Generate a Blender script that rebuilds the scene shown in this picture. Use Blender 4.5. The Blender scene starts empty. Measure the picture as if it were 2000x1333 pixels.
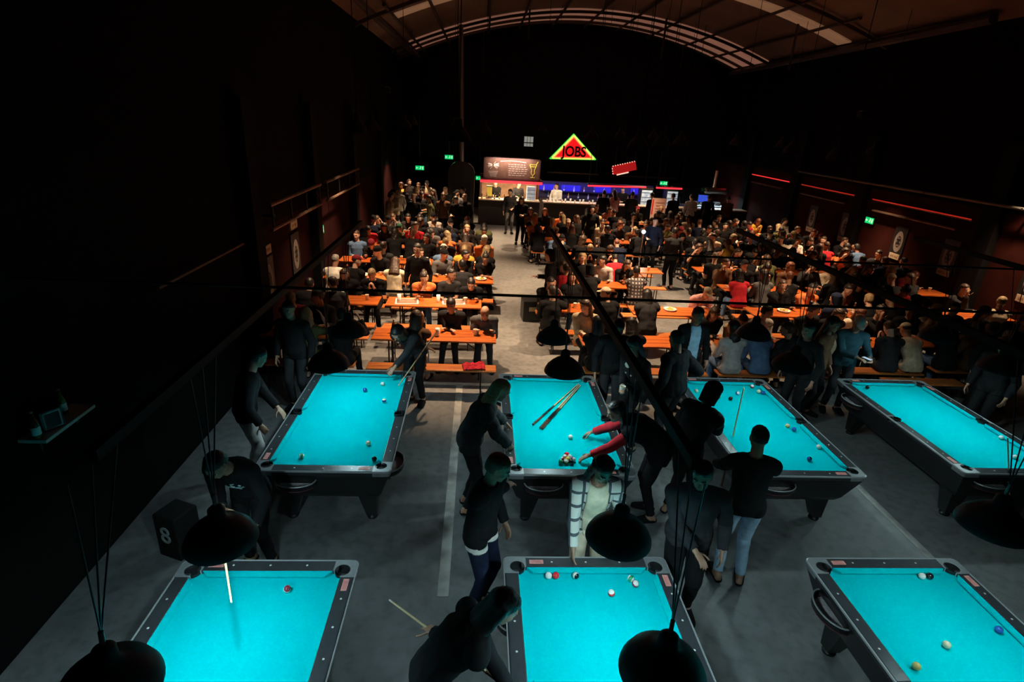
import bpy, bmesh, math, random
from mathutils import Vector, Matrix, Quaternion, noise
random.seed(7)
R = math.radians
SC = bpy.context.scene
COL = SC.collection

# ------------------------------------------------------------------ camera, world, exposure
F_PX, PITCH, ROLL, YAW, CZ = 1092.7, .3762, -.056, -.0722, 4.28
_f = Vector((0, math.cos(PITCH), -math.sin(PITCH))); _u = Vector((0, math.sin(PITCH), math.cos(PITCH))); _r = Vector((1, 0, 0))
_c, _s = math.cos(ROLL), math.sin(ROLL)
_R, _U = _r * _c - _u * _s, _r * _s + _u * _c
_Y = Matrix.Rotation(YAW, 3, 'Z')
_R, _U, _f = _Y @ _R, _Y @ _U, _Y @ _f
cam_d = bpy.data.cameras.new('camera'); cam = bpy.data.objects.new('camera', cam_d); COL.objects.link(cam)
m = Matrix((_R, _U, -_f)).transposed().to_4x4(); m.translation = (0, 0, CZ)
cam.matrix_world = m
cam_d.sensor_width = 36; cam_d.lens = F_PX / 2000 * 36; cam_d.clip_end = 200
SC.camera = cam
SC.view_settings.view_transform = 'Standard'; SC.view_settings.look = 'None'
SC.view_settings.gamma = 1; SC.view_settings.exposure = 0; SC.view_settings.use_curve_mapping = False
W = bpy.data.worlds.new('night'); SC.world = W; W.use_nodes = True
W.node_tree.nodes['Background'].inputs[0].default_value = (.02, .03, .05, 1)
W.node_tree.nodes['Background'].inputs[1].default_value = .02
POOL_W, DINE_W = 13.8, 740.0      # watts of one pool lamp, one hall lamp

def at(px, py, z):
    """floor-plan point under a pixel for a known real height"""
    d = _R * (px - 1000) + _U * (666.5 - py) + _f * F_PX
    t = (z - CZ) / d.z
    return Vector((d.x * t, d.y * t, z))
def atY(px, py, y):
    d = _R * (px - 1000) + _U * (666.5 - py) + _f * F_PX
    t = y / d.y
    return Vector((d.x * t, y, CZ + d.z * t))

# ------------------------------------------------------------------ materials
MC = {}
def mat(name, col, rough=.6, metal=0, var=.12, scale=6, bump=.0, spec=.5, emit=None, es=0, trans=0):
    if name in MC: return MC[name]
    m = bpy.data.materials.new(name); m.use_nodes = True; nt = m.node_tree
    b = nt.nodes['Principled BSDF']
    b.inputs['Roughness'].default_value = rough; b.inputs['Metallic'].default_value = metal
    b.inputs['Specular IOR Level'].default_value = spec
    if trans: b.inputs['Transmission Weight'].default_value = trans
    if var:
        tc = nt.nodes.new('ShaderNodeTexCoord'); n = nt.nodes.new('ShaderNodeTexNoise')
        n.inputs['Scale'].default_value = scale; n.inputs['Detail'].default_value = 4
        r = nt.nodes.new('ShaderNodeValToRGB')
        r.color_ramp.elements[0].position = .3; r.color_ramp.elements[1].position = .7
        r.color_ramp.elements[0].color = [c * (1 - var) for c in col] + [1]
        r.color_ramp.elements[1].color = [min(1, c * (1 + var)) for c in col] + [1]
        nt.links.new(tc.outputs['Object'], n.inputs['Vector']); nt.links.new(n.outputs['Fac'], r.inputs[0])
        nt.links.new(r.outputs[0], b.inputs['Base Color'])
        if bump:
            bp = nt.nodes.new('ShaderNodeBump'); bp.inputs['Strength'].default_value = bump; bp.inputs['Distance'].default_value = .01
            nt.links.new(n.outputs['Fac'], bp.inputs['Height']); nt.links.new(bp.outputs[0], b.inputs['Normal'])
    else: b.inputs['Base Color'].default_value = (*col, 1)
    if emit:
        b.inputs['Emission Color'].default_value = (*emit, 1); b.inputs['Emission Strength'].default_value = es
    MC[name] = m; return m
def nodes(m): return m.node_tree.nodes, m.node_tree.links, m.node_tree.nodes['Principled BSDF']
def floor_mat():
    m = mat('concrete_floor', (.2, .2, .2), .55, var=0); N, L, b = nodes(m)
    tc = N.new('ShaderNodeTexCoord')
    n1 = N.new('ShaderNodeTexNoise'); n1.inputs['Scale'].default_value = .55; n1.inputs['Detail'].default_value = 6; n1.inputs['Roughness'].default_value = .62
    n2 = N.new('ShaderNodeTexNoise'); n2.inputs['Scale'].default_value = 9; n2.inputs['Detail'].default_value = 5
    L.new(tc.outputs['Object'], n1.inputs['Vector']); L.new(tc.outputs['Object'], n2.inputs['Vector'])
    r1 = N.new('ShaderNodeValToRGB'); r1.color_ramp.elements[0].position = .32; r1.color_ramp.elements[1].position = .68
    r1.color_ramp.elements[0].color = (.125, .128, .13, 1); r1.color_ramp.elements[1].color = (.225, .225, .222, 1)
    r2 = N.new('ShaderNodeValToRGB'); r2.color_ramp.elements[0].position = .25; r2.color_ramp.elements[1].position = .55
    r2.color_ramp.elements[0].color = (.6, .6, .6, 1); r2.color_ramp.elements[1].color = (1, 1, 1, 1)
    mx = N.new('ShaderNodeMix'); mx.data_type = 'RGBA'; mx.blend_type = 'MULTIPLY'; mx.inputs['Factor'].default_value = 1
    L.new(n1.outputs['Fac'], r1.inputs[0]); L.new(n2.outputs['Fac'], r2.inputs[0])
    L.new(r1.outputs[0], mx.inputs['A']); L.new(r2.outputs[0], mx.inputs['B']); L.new(mx.outputs['Result'], b.inputs['Base Color'])
    return m
def wood_mat(name, c1, c2, axis=0):
    m = mat(name, c1, .35, var=0); N, L, b = nodes(m)
    tc = N.new('ShaderNodeTexCoord'); mp = N.new('ShaderNodeMapping')
    sc = [14, 14, 14]; sc[axis] = 1.2; mp.inputs['Scale'].default_value = sc
    n = N.new('ShaderNodeTexNoise'); n.inputs['Scale'].default_value = 1.6; n.inputs['Detail'].default_value = 5; n.inputs['Distortion'].default_value = .8
    r = N.new('ShaderNodeValToRGB'); r.color_ramp.elements[0].position = .35; r.color_ramp.elements[1].position = .62
    r.color_ramp.elements[0].color = (*c2, 1); r.color_ramp.elements[1].color = (*c1, 1)
    L.new(tc.outputs['Object'], mp.inputs[0]); L.new(mp.outputs[0], n.inputs['Vector']); L.new(n.outputs['Fac'], r.inputs[0]); L.new(r.outputs[0], b.inputs['Base Color'])
    return m
def wall_mat(name, lo, hi, split, shade_y=None):
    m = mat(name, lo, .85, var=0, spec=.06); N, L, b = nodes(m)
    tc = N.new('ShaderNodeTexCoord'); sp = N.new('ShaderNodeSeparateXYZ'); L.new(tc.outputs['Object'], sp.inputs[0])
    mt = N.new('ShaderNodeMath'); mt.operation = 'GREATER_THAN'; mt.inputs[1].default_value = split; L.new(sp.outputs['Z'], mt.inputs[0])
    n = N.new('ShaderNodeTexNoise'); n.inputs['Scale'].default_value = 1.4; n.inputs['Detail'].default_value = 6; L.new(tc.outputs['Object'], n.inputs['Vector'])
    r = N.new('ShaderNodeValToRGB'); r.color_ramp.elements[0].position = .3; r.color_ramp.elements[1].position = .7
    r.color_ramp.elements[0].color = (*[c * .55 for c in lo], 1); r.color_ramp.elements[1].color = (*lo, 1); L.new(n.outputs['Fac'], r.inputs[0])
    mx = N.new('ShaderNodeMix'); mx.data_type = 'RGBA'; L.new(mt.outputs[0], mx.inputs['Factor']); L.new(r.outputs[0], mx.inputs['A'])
    if shade_y is not None:
        g = N.new('ShaderNodeMath'); g.operation = 'LESS_THAN'; g.inputs[1].default_value = shade_y; L.new(sp.outputs['Y'], g.inputs[0])  # wall nearer than this gets the dark colour as painted shade
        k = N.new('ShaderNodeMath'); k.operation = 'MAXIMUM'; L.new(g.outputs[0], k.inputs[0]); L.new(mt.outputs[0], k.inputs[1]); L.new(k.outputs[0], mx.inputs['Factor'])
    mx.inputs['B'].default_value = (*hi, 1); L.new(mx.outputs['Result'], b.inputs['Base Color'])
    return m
def stripe_mat(name, base, band, lo=-.35, hi=.35):
    m = mat(name, base, .12, var=0); N, L, b = nodes(m)
    tc = N.new('ShaderNodeTexCoord'); sp = N.new('ShaderNodeSeparateXYZ'); L.new(tc.outputs['Object'], sp.inputs[0])
    a = N.new('ShaderNodeMath'); a.operation = 'ABSOLUTE'; L.new(sp.outputs['X'], a.inputs[0])
    t = N.new('ShaderNodeMath'); t.operation = 'LESS_THAN'; t.inputs[1].default_value = .0135; L.new(a.outputs[0], t.inputs[0])
    mx = N.new('ShaderNodeMix'); mx.data_type = 'RGBA'; L.new(t.outputs[0], mx.inputs['Factor'])
    mx.inputs['A'].default_value = (*base, 1); mx.inputs['B'].default_value = (*band, 1); L.new(mx.outputs['Result'], b.inputs['Base Color'])
    return m
def check_mat(name, a, b_, sc, lines=.22):
    m = mat(name, a, .85, var=0); N, L, b = nodes(m)
    tc = N.new('ShaderNodeTexCoord'); outs = []
    for ax in range(3):
        sp = N.new('ShaderNodeSeparateXYZ'); L.new(tc.outputs['Object'], sp.inputs[0])
        k = N.new('ShaderNodeMath'); k.operation = 'MULTIPLY'; k.inputs[1].default_value = sc; L.new(sp.outputs[ax], k.inputs[0])
        f = N.new('ShaderNodeMath'); f.operation = 'FRACT'; L.new(k.outputs[0], f.inputs[0])
        l = N.new('ShaderNodeMath'); l.operation = 'LESS_THAN'; l.inputs[1].default_value = lines; L.new(f.outputs[0], l.inputs[0]); outs.append(l)
    ad = N.new('ShaderNodeMath'); ad.operation = 'MAXIMUM'; L.new(outs[0].outputs[0], ad.inputs[0]); L.new(outs[2].outputs[0], ad.inputs[1])
    mx = N.new('ShaderNodeMix'); mx.data_type = 'RGBA'; L.new(ad.outputs[0], mx.inputs['Factor'])
    mx.inputs['A'].default_value = (*a, 1); mx.inputs['B'].default_value = (*b_, 1); L.new(mx.outputs['Result'], b.inputs['Base Color'])
    return m
def band_mat(name, a, b_, sc):
    m = check_mat(name, a, b_, sc, .5); return m

M_black = mat('black_paint', (.012, .012, .013), .35)
M_bar = mat('matte_black_bar', (.008, .0075, .007), .7, spec=.15)
M_blackm = mat('black_steel', (.02, .02, .021), .4, .6)
M_chrome = mat('chrome', (.75, .76, .78), .22, 1, var=.05)
M_satin = mat('satin_trim_metal', (.62, .64, .66), .35, .35, var=.05)
M_cast = mat('brushed_corner_casting', (.34, .36, .37), .38, .5, var=.1, scale=30)
M_felt = mat('turquoise_felt', (.0, .52, .56), .95, var=.05, scale=60, spec=0)
M_rail = mat('black_laminate', (.03, .033, .037), .28, var=.15, scale=20)
M_hole = mat('pocket_black', (.006, .006, .007), .6)
M_pearl = mat('pearl_sight', (.75, .75, .72), .3, var=.05)
M_sticker = mat('pink_label', (.75, .3, .27), .5, var=.15, scale=40)
M_tray = mat('tray_red_felt', (.16, .035, .045), .8)
M_glass = mat('drink_glass', (.85, .9, .9), .08, var=0, spec=.8)
M_amber = mat('beer_amber', (.75, .38, .06), .15, var=.1)
M_cup = mat('paper_cup_white', (.8, .76, .7), .6, var=.05)
M_shade = mat('lamp_shade_black', (.018, .03, .036), .45, var=.2)
M_shade_in = mat('lamp_shade_white_inside', (.7, .72, .72), .6, var=.03)
M_bulb = mat('bulb_lit', (1, 1, 1), .4, var=0, emit=(.85, .97, 1), es=6)
M_bulbw = mat('bulb_warm', (1, .9, .8), .4, var=0, emit=(1, .7, .4), es=6)
M_top = wood_mat('orange_varnished_wood', (.62, .15, .025), (.33, .065, .012))
M_bench = wood_mat('orange_bench_wood', (.55, .17, .04), (.3, .08, .02))
M_floor = floor_mat()

# ------------------------------------------------------------------ mesh helpers
def new_obj(name, me, m=None, parent=None):
    o = bpy.data.objects.new(name, me); COL.objects.link(o)
    if m is not None:
        if isinstance(m, (list, tuple)):
            for k in m: me.materials.append(k)
        elif len(me.materials) == 0: me.materials.append(m)
    if parent: o.parent = parent
    return o
def obj(name, bm, m=None, parent=None, smooth=False):
    me = bpy.data.meshes.new(name); bmesh.ops.recalc_face_normals(bm, faces=bm.faces); bm.to_mesh(me); bm.free()
    if smooth:
        for p in me.polygons: p.use_smooth = True
    return new_obj(name, me, m, parent)
def tag(o, label=None, cat=None, group=None, kind=None):
    if label: o['label'] = label
    if cat: o['category'] = cat
    if group: o['group'] = group
    if kind: o['kind'] = kind
    return o
def empty(name, loc, rz=0, label=None, cat=None, group=None):
    o = bpy.data.objects.new(name, None); COL.objects.link(o); o.location = loc; o.rotation_euler = (0, 0, rz); o.empty_display_size = .1
    return tag(o, label, cat, group)
def copy_tree(o, parent=None, only=None):
    c = o.copy(); COL.objects.link(c); c.parent = parent
    for k in ('label', 'group'):
        if parent is None and k in c.keys(): del c[k]
    for ch in list(o.children): copy_tree(ch, c)
    return c
def box(bm, c, s, rz=0, bev=0, mi=0):
    g = bmesh.ops.create_cube(bm, size=1, matrix=Matrix.Translation(c) @ Matrix.Rotation(rz, 4, 'Z') @ Matrix.Diagonal((*s, 1)))
    if mi:
        for f in {f for v in g['verts'] for f in v.link_faces}: f.material_index = mi
    if bev:
        es = list({e for v in g['verts'] for e in v.link_edges}); bmesh.ops.bevel(bm, geom=es, offset=bev, segments=2, affect='EDGES', profile=.6)
def rod(bm, a, b, r, r2=None, n=10):
    a, b = Vector(a), Vector(b); r2 = r if r2 is None else r2; d = b - a
    q = d.to_track_quat('Z', 'Y').to_matrix().to_4x4()
    bmesh.ops.create_cone(bm, cap_ends=True, segments=n, radius1=r, radius2=r2, depth=d.length, matrix=Matrix.Translation((a + b) / 2) @ q)
def lathe(bm, prof, c=(0, 0, 0), n=28, close=False):
    rings = []
    for r, z in prof:
        rings.append([bm.verts.new((c[0] + r * math.cos(2 * math.pi * i / n), c[1] + r * math.sin(2 * math.pi * i / n), c[2] + z)) for i in range(n)])
    for a, b in zip(rings, rings[1:]):
        for i in range(n): bm.faces.new((a[i], a[(i + 1) % n], b[(i + 1) % n], b[i]))
    if close: bm.faces.new(rings[0][::-1]); bm.faces.new(rings[-1])
def sphere(bm, c, r, s=(1, 1, 1), q=None, u=16, v=10):
    mt = Matrix.Translation(c)
    if q is not None: mt = mt @ q.to_matrix().to_4x4()
    bmesh.ops.create_uvsphere(bm, u_segments=u, v_segments=v, radius=r, matrix=mt @ Matrix.Diagonal((*s, 1)))
def prism(bm, pts, z0, z1):
    a = [bm.verts.new((x, y, z0)) for x, y in pts]; b = [bm.verts.new((x, y, z1)) for x, y in pts]
    n = len(pts); bm.faces.new(a[::-1]); bm.faces.new(b)
    for i in range(n): bm.faces.new((a[i], a[(i + 1) % n], b[(i + 1) % n], b[i]))
def tube_path(bm, pts, r, n=6):
    for a, b in zip(pts, pts[1:]): rod(bm, a, b, r, n=n)
def text_mesh(name, s, size, depth, m, parent, loc, rot, align='CENTER', bold=0):
    cu = bpy.data.curves.new(name, 'FONT'); cu.body = s; cu.size = size; cu.extrude = depth; cu.align_x = align; cu.align_y = 'CENTER'; cu.offset = bold * size
    t = bpy.data.objects.new(name, cu); COL.objects.link(t)
    dg = bpy.context.evaluated_depsgraph_get(); me = bpy.data.meshes.new_from_object(t.evaluated_get(dg))
    bpy.data.objects.remove(t); me.materials.clear()
    o = new_obj(name, me, m, parent); o.location = loc; o.rotation_euler = rot; return o

# ------------------------------------------------------------------ setting: floor, walls, roof
XL, XR, YN, YF = -3.65, 12.1, -1.0, 29.4
bm = bmesh.new(); box(bm, ((XL + XR) / 2, (YN + YF) / 2, -.05), (XR - XL + .6, YF - YN + .6, .1)); tag(obj('floor', bm, M_floor), kind='structure')
M_wl = wall_mat('painted_wall_side_near_shade', (.03, .007, .0075), (.004, .0035, .0035), 2.35, 8.9)  # near stretch darkened: shade put into the wall colour
M_wr = wall_mat('painted_wall_right_near_shade', (.04, .0085, .0065), (.003, .0027, .0027), 2.9, 9.4)  # near end carries the same painted shade as the left wall
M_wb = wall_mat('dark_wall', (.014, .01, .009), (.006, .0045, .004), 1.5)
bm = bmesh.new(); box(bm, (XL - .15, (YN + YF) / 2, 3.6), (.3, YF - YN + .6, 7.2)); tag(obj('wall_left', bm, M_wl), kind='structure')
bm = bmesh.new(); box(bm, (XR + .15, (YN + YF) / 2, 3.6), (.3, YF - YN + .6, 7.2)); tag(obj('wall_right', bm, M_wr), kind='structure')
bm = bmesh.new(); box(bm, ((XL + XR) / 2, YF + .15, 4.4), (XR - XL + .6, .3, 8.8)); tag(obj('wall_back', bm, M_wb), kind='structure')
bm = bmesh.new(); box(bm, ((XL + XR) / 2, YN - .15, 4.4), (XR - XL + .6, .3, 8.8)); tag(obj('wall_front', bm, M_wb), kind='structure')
def roof_z(x): return 8.57 - .0273 * (x - 4.6) ** 2
M_roof = mat('brown_roof_sheet', (.11, .062, .038), .8, var=.3, scale=.6)
def roof_piece(name, y0, y1, x0, x1, m, dz=0, th=.05, n=40, parent=None, kind='structure'):
    bm = bmesh.new(); rows = []
    for i in range(n + 1):
        x = x0 + (x1 - x0) * i / n; z = roof_z(x) + dz
        rows.append([bm.verts.new(p) for p in ((x, y0, z), (x, y1, z), (x, y1, z + th), (x, y0, z + th))])
    for a, b in zip(rows, rows[1:]):
        for k in range(4): bm.faces.new((a[k], a[(k + 1) % 4], b[(k + 1) % 4], b[k]))
    bm.faces.new(rows[0]); bm.faces.new(rows[-1][::-1])
    return tag(obj(name, bm, m, parent), kind=kind)
roof_piece('ceiling', YN - .3, YF + .3, XL - .3, XR + .3, M_roof)
def skylight_mat(name, col, es):
    m = mat(name, (.3, .2, .15), .5, var=0); N, L, b = nodes(m)
    tc = N.new('ShaderNodeTexCoord'); mp = N.new('ShaderNodeMapping'); mp.inputs['Scale'].default_value = (.8, 6, 1)
    n = N.new('ShaderNodeTexNoise'); n.inputs['Scale'].default_value = 1.5; n.inputs['Detail'].default_value = 5
    r = N.new('ShaderNodeValToRGB'); r.color_ramp.elements[0].position = .3; r.color_ramp.elements[0].color = (*[c * .6 for c in col], 1); r.color_ramp.elements[1].position = .75; r.color_ramp.elements[1].color = (*col, 1)
    L.new(tc.outputs['Object'], mp.inputs[0]); L.new(mp.outputs[0], n.inputs['Vector']); L.new(n.outputs['Fac'], r.inputs[0]); L.new(r.outputs[0], b.inputs['Emission Color']); b.inputs['Emission Strength'].default_value = es
    return m
M_sky1 = skylight_mat('street_lit_skylight_panel', (.20, .085, .055), 1)
M_sky2 = skylight_mat('street_lit_skylight_strip', (.15, .075, .038), 1)
for i, (y0, y1, x0, x1, mm) in enumerate([(25.3, 28.7, -2.95, 11.85, M_sky1), (19.5, 20.25, -2.75, .1, M_sky2), (19.5, 20.25, 7.4, 11.7, M_sky2)]):
    roof_piece('window_%d' % (i + 1), y0, y1, x0, x1, mm, dz=-.06, th=.04)
bm = bmesh.new()
M_beam = mat('roof_truss_dark', (.03, .016, .012), .7)
k = 0
def roof_beam(y, x0, x1, dz, w, n):
    roof_piece('trim_%d' % n, y - w / 2, y + w / 2, x0, x1, M_beam, dz=dz, th=.1)
for i, y in enumerate((25.25, 26.5, 27.7, 18.3)): roof_beam(y, XL, XR, -.2, .09, i + 1)
bm = bmesh.new()
for x in (-2.7, -1.6, .2, 1.6, 3.1, 4.6, 6.1, 7.6, 9.2, 10.6):
    rod(bm, (x, 17.5, roof_z(x) - .13), (x + .05, 29.2, roof_z(x) - .13), .05, n=6)
tag(obj('trim_5', bm, M_beam), kind='structure')
bm = bmesh.new()
for a, b in (((-3.3, 14, 7.0), (-3.0, 29, 6.75)), ((11.6, 14, 7.0), (11.9, 29, 6.9))): rod(bm, a, b, .12, n=8)
tag(obj('trim_6', bm, M_beam), kind='structure')
bm = bmesh.new()
for (x, y, z0) in ((1.8, 25.25, 7.3), (7.3, 25.25, 6.9), (10.2, 20.2, 6.3)): rod(bm, (x, y, z0), (x, y, roof_z(x)), .04, n=6)
tag(obj('trim_7', bm, M_beam), kind='structure')

# side-wall pillars and rails
M_pil = mat('dark_pillar', (.007, .006, .006), .8, spec=.08)
n = 8
for y in (9.1, 12.6, 16.6, 21.0, 25.0):
    bm = bmesh.new(); box(bm, (XL + .1, y, 2.2), (.2, .35, 4.4)); tag(obj('trim_%d' % n, bm, M_pil), kind='structure'); n += 1
for y in (12.6, 17.4, 21.4, 25.4, 9.2):
    bm = bmesh.new(); box(bm, (XR - .1, y, 2.2), (.2, .45, 4.4)); tag(obj('trim_%d' % n, bm, M_pil), kind='structure'); n += 1
M_rust = mat('worn_steel_rail', (.22, .14, .1), .45, .5, var=.35, scale=5)
def rail_truss(y0, y1):
    e = empty('wall_rail_truss', (XL + .3, y0, 2.4), 0, None, 'rail')
    bm = bmesh.new(); rod(bm, (0, 0, .4), (0, y1 - y0, .4), .035, n=8); obj('top_rail', bm, M_rust, e)
    bm = bmesh.new(); rod(bm, (0, 0, 0), (0, y1 - y0, 0), .03, n=8); obj('bottom_rail', bm, M_rust, e)
    L = y1 - y0; k = int(L / .9)
    for i in range(k + 1):
        bm = bmesh.new(); y = .1 + i * (L - .2) / k; rod(bm, (0, y, .01), (0, y + (.0 if i % 2 else .0), .39), .018, n=6); obj('upright', bm, M_blackm, e)
    for y in (.2, L - .2):
        bm = bmesh.new(); box(bm, (-.15, y, .2), (.3, .04, .04)); obj('bracket', bm, M_blackm, e)
    return e
for i, (a, b, l) in enumerate([(9.35, 12.4, 'worn steel rail truss on left wall, the nearer of the two'), (12.85, 16.4, 'worn steel rail truss on left wall, the farther one past the exit sign')]):
    tag(rail_truss(a, b), l)
e = empty('wall_rail', (XL + .12, 6.2, 2.33), 0, 'thin metal rail catching a glint high on the dark near left wall', 'rail')
bm = bmesh.new(); rod(bm, (0, 0, 0), (0, 2.4, 0), .02, n=8); obj('rail_bar', bm, M_rust, e)
bm = bmesh.new(); [box(bm, (-.06, y, 0), (.14, .03, .03)) for y in (.1, 2.3)]; obj('bracket', bm, M_blackm, e)
e = empty('wall_rail', (XR - .25, 11.5, 3.05), 0, 'long grey steel rail high along the right wall above the red neon strips', 'rail')
bm = bmesh.new(); rod(bm, (0, 0, 0), (0, 9.6, 0), .035, n=8); obj('rail_bar', bm, mat('grey_steel', (.16, .15, .14), .4, .5), e)
bm = bmesh.new(); [box(bm, (.1, y, 0), (.28, .04, .04)) for y in (.3, 3.2, 6.3, 9.3)]; obj('bracket', bm, M_blackm, e)
M_redneon = mat('red_neon', (1, .1, .08), .4, var=0, emit=(1, .03, .03), es=1.1)
M_redneon2 = mat('red_neon_dim', (.8, .1, .08), .4, var=0, emit=(1, .035, .02), es=.3)
for i, (y0, y1, l) in enumerate([(13.2, 16.9, 'nearest'), (17.8, 21.0, 'middle'), (21.9, 25.1, 'farthest')]):
    e = empty('neon_strip', (XR - .03, y0, 2.6), 0, 'thin red neon strip on the right wall, the %s of three' % l, 'neon light', 'red neon strips on the right wall')
    bm = bmesh.new(); rod(bm, (-.05, 0, 0), (-.05, y1 - y0, 0), .016, n=8); obj('tube', bm, M_redneon2 if i < 2 else M_redneon, e)
    bm = bmesh.new(); box(bm, (0, (y1 - y0) / 2, -.02), (.06, y1 - y0, .05)); obj('holder', bm, M_rust, e)
    e = empty('wall_ledge', (XR - .12, y0 + .2, 2.3), 0, 'worn wooden ledge under the %s red neon strip, right wall' % l, 'ledge', 'ledges under the red neon strips')
    bm = bmesh.new(); box(bm, (0, (y1 - y0) / 2 - .2, 0), (.16, y1 - y0 - .5, .04), bev=.008); obj('board', bm, M_rust, e)
# wall posters: grey panel with an oval emblem, plate beside it
M_poster = mat('poster_black', (.01, .01, .01), .5); M_postg = mat('poster_grey_print', (.26, .22, .2), .6, var=.3, scale=30)
M_plate = mat('cream_plate', (.5, .4, .28), .6, var=.08)
def poster(x, y, z, side, label, plate_dz=-.42, ps=.3):
    e = empty('wall_poster', (x, y, z), 0, label, 'poster')
    s = side
    bm = bmesh.new(); box(bm, (s * .015, 0, 0), (.03, .5, .85)); obj('panel', bm, M_poster, e)
    bm = bmesh.new(); nn = 20
    for i in range(nn):
        a, b = 2 * math.pi * i / nn, 2 * math.pi * (i + 1) / nn
        vs = [bm.verts.new((s * .034, r * .17 * math.cos(t), r * .3 * math.sin(t))) for r, t in ((1, a), (1, b), (.55, b), (.55, a))]; bm.faces.new(vs)
    for t in range(6):
        a = t * 1.047; box(bm, (s * .034, .06 * math.cos(a), .12 * math.sin(a)), (.004, .03, .05))
    obj('oval_emblem', bm, M_postg, e)
    if plate_dz is not None:
        p = empty('name_plate', (x, y, z + plate_dz), 0, 'cream plate ' + ('above' if plate_dz > 0 else 'under') + ' the ' + label.split(' with')[0], 'plate')
        bm = bmesh.new(); box(bm, (s * .02, 0, 0), (.04, ps * 1.35, .16), bev=.006); obj('plate_board', bm, M_plate, p)
        bm = bmesh.new(); [box(bm, (s * .042, dy, 0), (.004, .05, .05)) for dy in (-.12, -.04, .05, .12)]; obj('plate_letters', bm, mat('plate_ink', (.35, .2, .1), .7), p)
for (px, py, ln) in ((508, 552, 'nearest'), (553, 515, 'middle'), (566, 505, 'third')):
    pass
poster(XL, 9.75, 1.42, 1, 'black poster nearest on the left wall with grey oval emblem', .55)
poster(XL, 11.3, 1.55, 1, 'black poster farther along the left wall with grey oval emblem', .58)
poster(XR, 19.9, 1.55, -1, 'farthest black poster on right wall with faint oval emblem')
poster(XR, 17.95, 1.58, -1, 'second farthest black poster on right wall with oval emblem')
poster(XR, 15.4, 1.6, -1, 'dim black poster past the exit sign, right wall')
poster(XR, 13.55, 1.6, -1, 'dim black poster with plate behind seated diners, right wall')
poster(XR, 11.2, 1.6, -1, 'nearest black poster on right wall beside the frame edge')
# exit signs
M_green = mat('exit_green_lit', (.0, .5, .15), .5, var=0, emit=(.0, .6, .16), es=.9)
M_gw = mat('exit_white_lit', (.8, 1, .85), .5, var=0, emit=(.45, 1, .55), es=.9)
def exit_sign(x, y, z, rz, label):
    e = empty('exit_sign', (x, y, z), rz, label, 'exit sign')
    bm = bmesh.new(); box(bm, (0, 0, 0), (.4, .05, .2), bev=.01); obj('housing', bm, M_black, e)
    bm = bmesh.new(); box(bm, (0, -.028, 0), (.38, .01, .18)); obj('lit_face', bm, M_green, e)
    bm = bmesh.new()   # running figure, door and arrow
    box(bm, (.13, -.035, 0), (.05, .004, .12)); rod(bm, (-.15, -.035, 0), (-.06, -.035, 0), .01, n=4); rod(bm, (-.16, -.035, 0), (-.12, -.035, .04), .01, n=4); rod(bm, (-.16, -.035, 0), (-.12, -.035, -.04), .01, n=4)
    sphere(bm, (.04, -.035, .055), .016, u=8, v=6); rod(bm, (.04, -.035, .04), (.02, -.035, -.01), .012, n=4); rod(bm, (.02, -.035, -.01), (.06, -.035, -.05), .009, n=4); rod(bm, (.02, -.035, -.01), (-.02, -.035, -.05), .009, n=4); rod(bm, (.04, -.035, .02), (.075, -.035, .0), .007, n=4)
    obj('pictogram', bm, M_gw, e)
exit_sign(XL + .04, 13.1, 1.69, R(90), 'green lit exit sign on the left wall beside a pillar')
exit_sign(XR - .04, 16.8, 1.97, R(-90), 'green lit exit sign on the right wall between posters')
p = atY(820, 328, 26); exit_sign(p.x, 26, p.z, 0, 'green exit sign hanging far left behind the standing crowd')
p = atY(877, 307, 27); exit_sign(p.x, 27, p.z, 0, 'small green exit sign hanging highest at the far left')
p = atY(937, 348, 28); exit_sign(p.x, 28, p.z, 0, 'small green exit sign just left of the lit menu stall')
p = atY(1296, 358, 28.5); exit_sign(p.x, 28.5, p.z, 0, 'small green exit sign above the red neon at the far bar')
for (px, py, y) in ((820, 328, 26), (877, 307, 27), (937, 348, 28), (1296, 358, 28.5)):
    p = atY(px, py, y)
    h = empty('sign_hanger', (p.x, y + .03, p.z), 0, 'thin black rod holding the exit sign near x %s' % '', 'hanger')
    h['label'] = {820: 'black rod holding the leftmost far exit sign', 877: 'black rod holding the highest far exit sign', 937: 'black rod holding the exit sign beside the menu stall', 1296: 'black rod holding the exit sign above the bar neon'}[px]
    bm = bmesh.new(); rod(bm, (0, 0, .1), (0, 0, roof_z(p.x) - p.z), .01, n=6); obj('rod', bm, M_black, h)

# painted floor lines
M_line = mat('worn_floor_paint', (.4, .39, .36), .7, var=.35, scale=5); M_line_lit = mat('floor_paint_lit_copy', (.7, .66, .56), .7, var=.2, scale=5)  # second paint is a lighter copy, spot light put into its colour
n = 30
for (c, s) in (((-.23, 6.4, .002), (.11, 4.6, .004)), ((.0, 8.72, .002), (1.75, .09, .004)), ((5.13, 5.0, .002), (.09, 7.4, .004)), ((2.4, 8.72, .002), (.8, .07, .004)), ((1.2, 3.55, .002), (.05, .05, .004)), ((-.2, 13.6, .002), (.08, 1.2, .004)), ((7.9, 5, .002), (.09, 6.5, .004))):
    if s[0] == .05: continue
    bm = bmesh.new(); box(bm, c, s); tag(obj('trim_%d' % n, bm, M_line_lit if c[1] == 8.72 else M_line), kind='structure'); n += 1
bm = bmesh.new(); lathe(bm, [(0.001, .003), (.3, .003), (.3, 0)], (1.15, 19.6, .001)); tag(obj('drain_cover', bm, mat('drain_dark', (.03, .025, .02), .6)), 'dark round drain cover on the aisle floor near the bar', 'drain cover')

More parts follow.
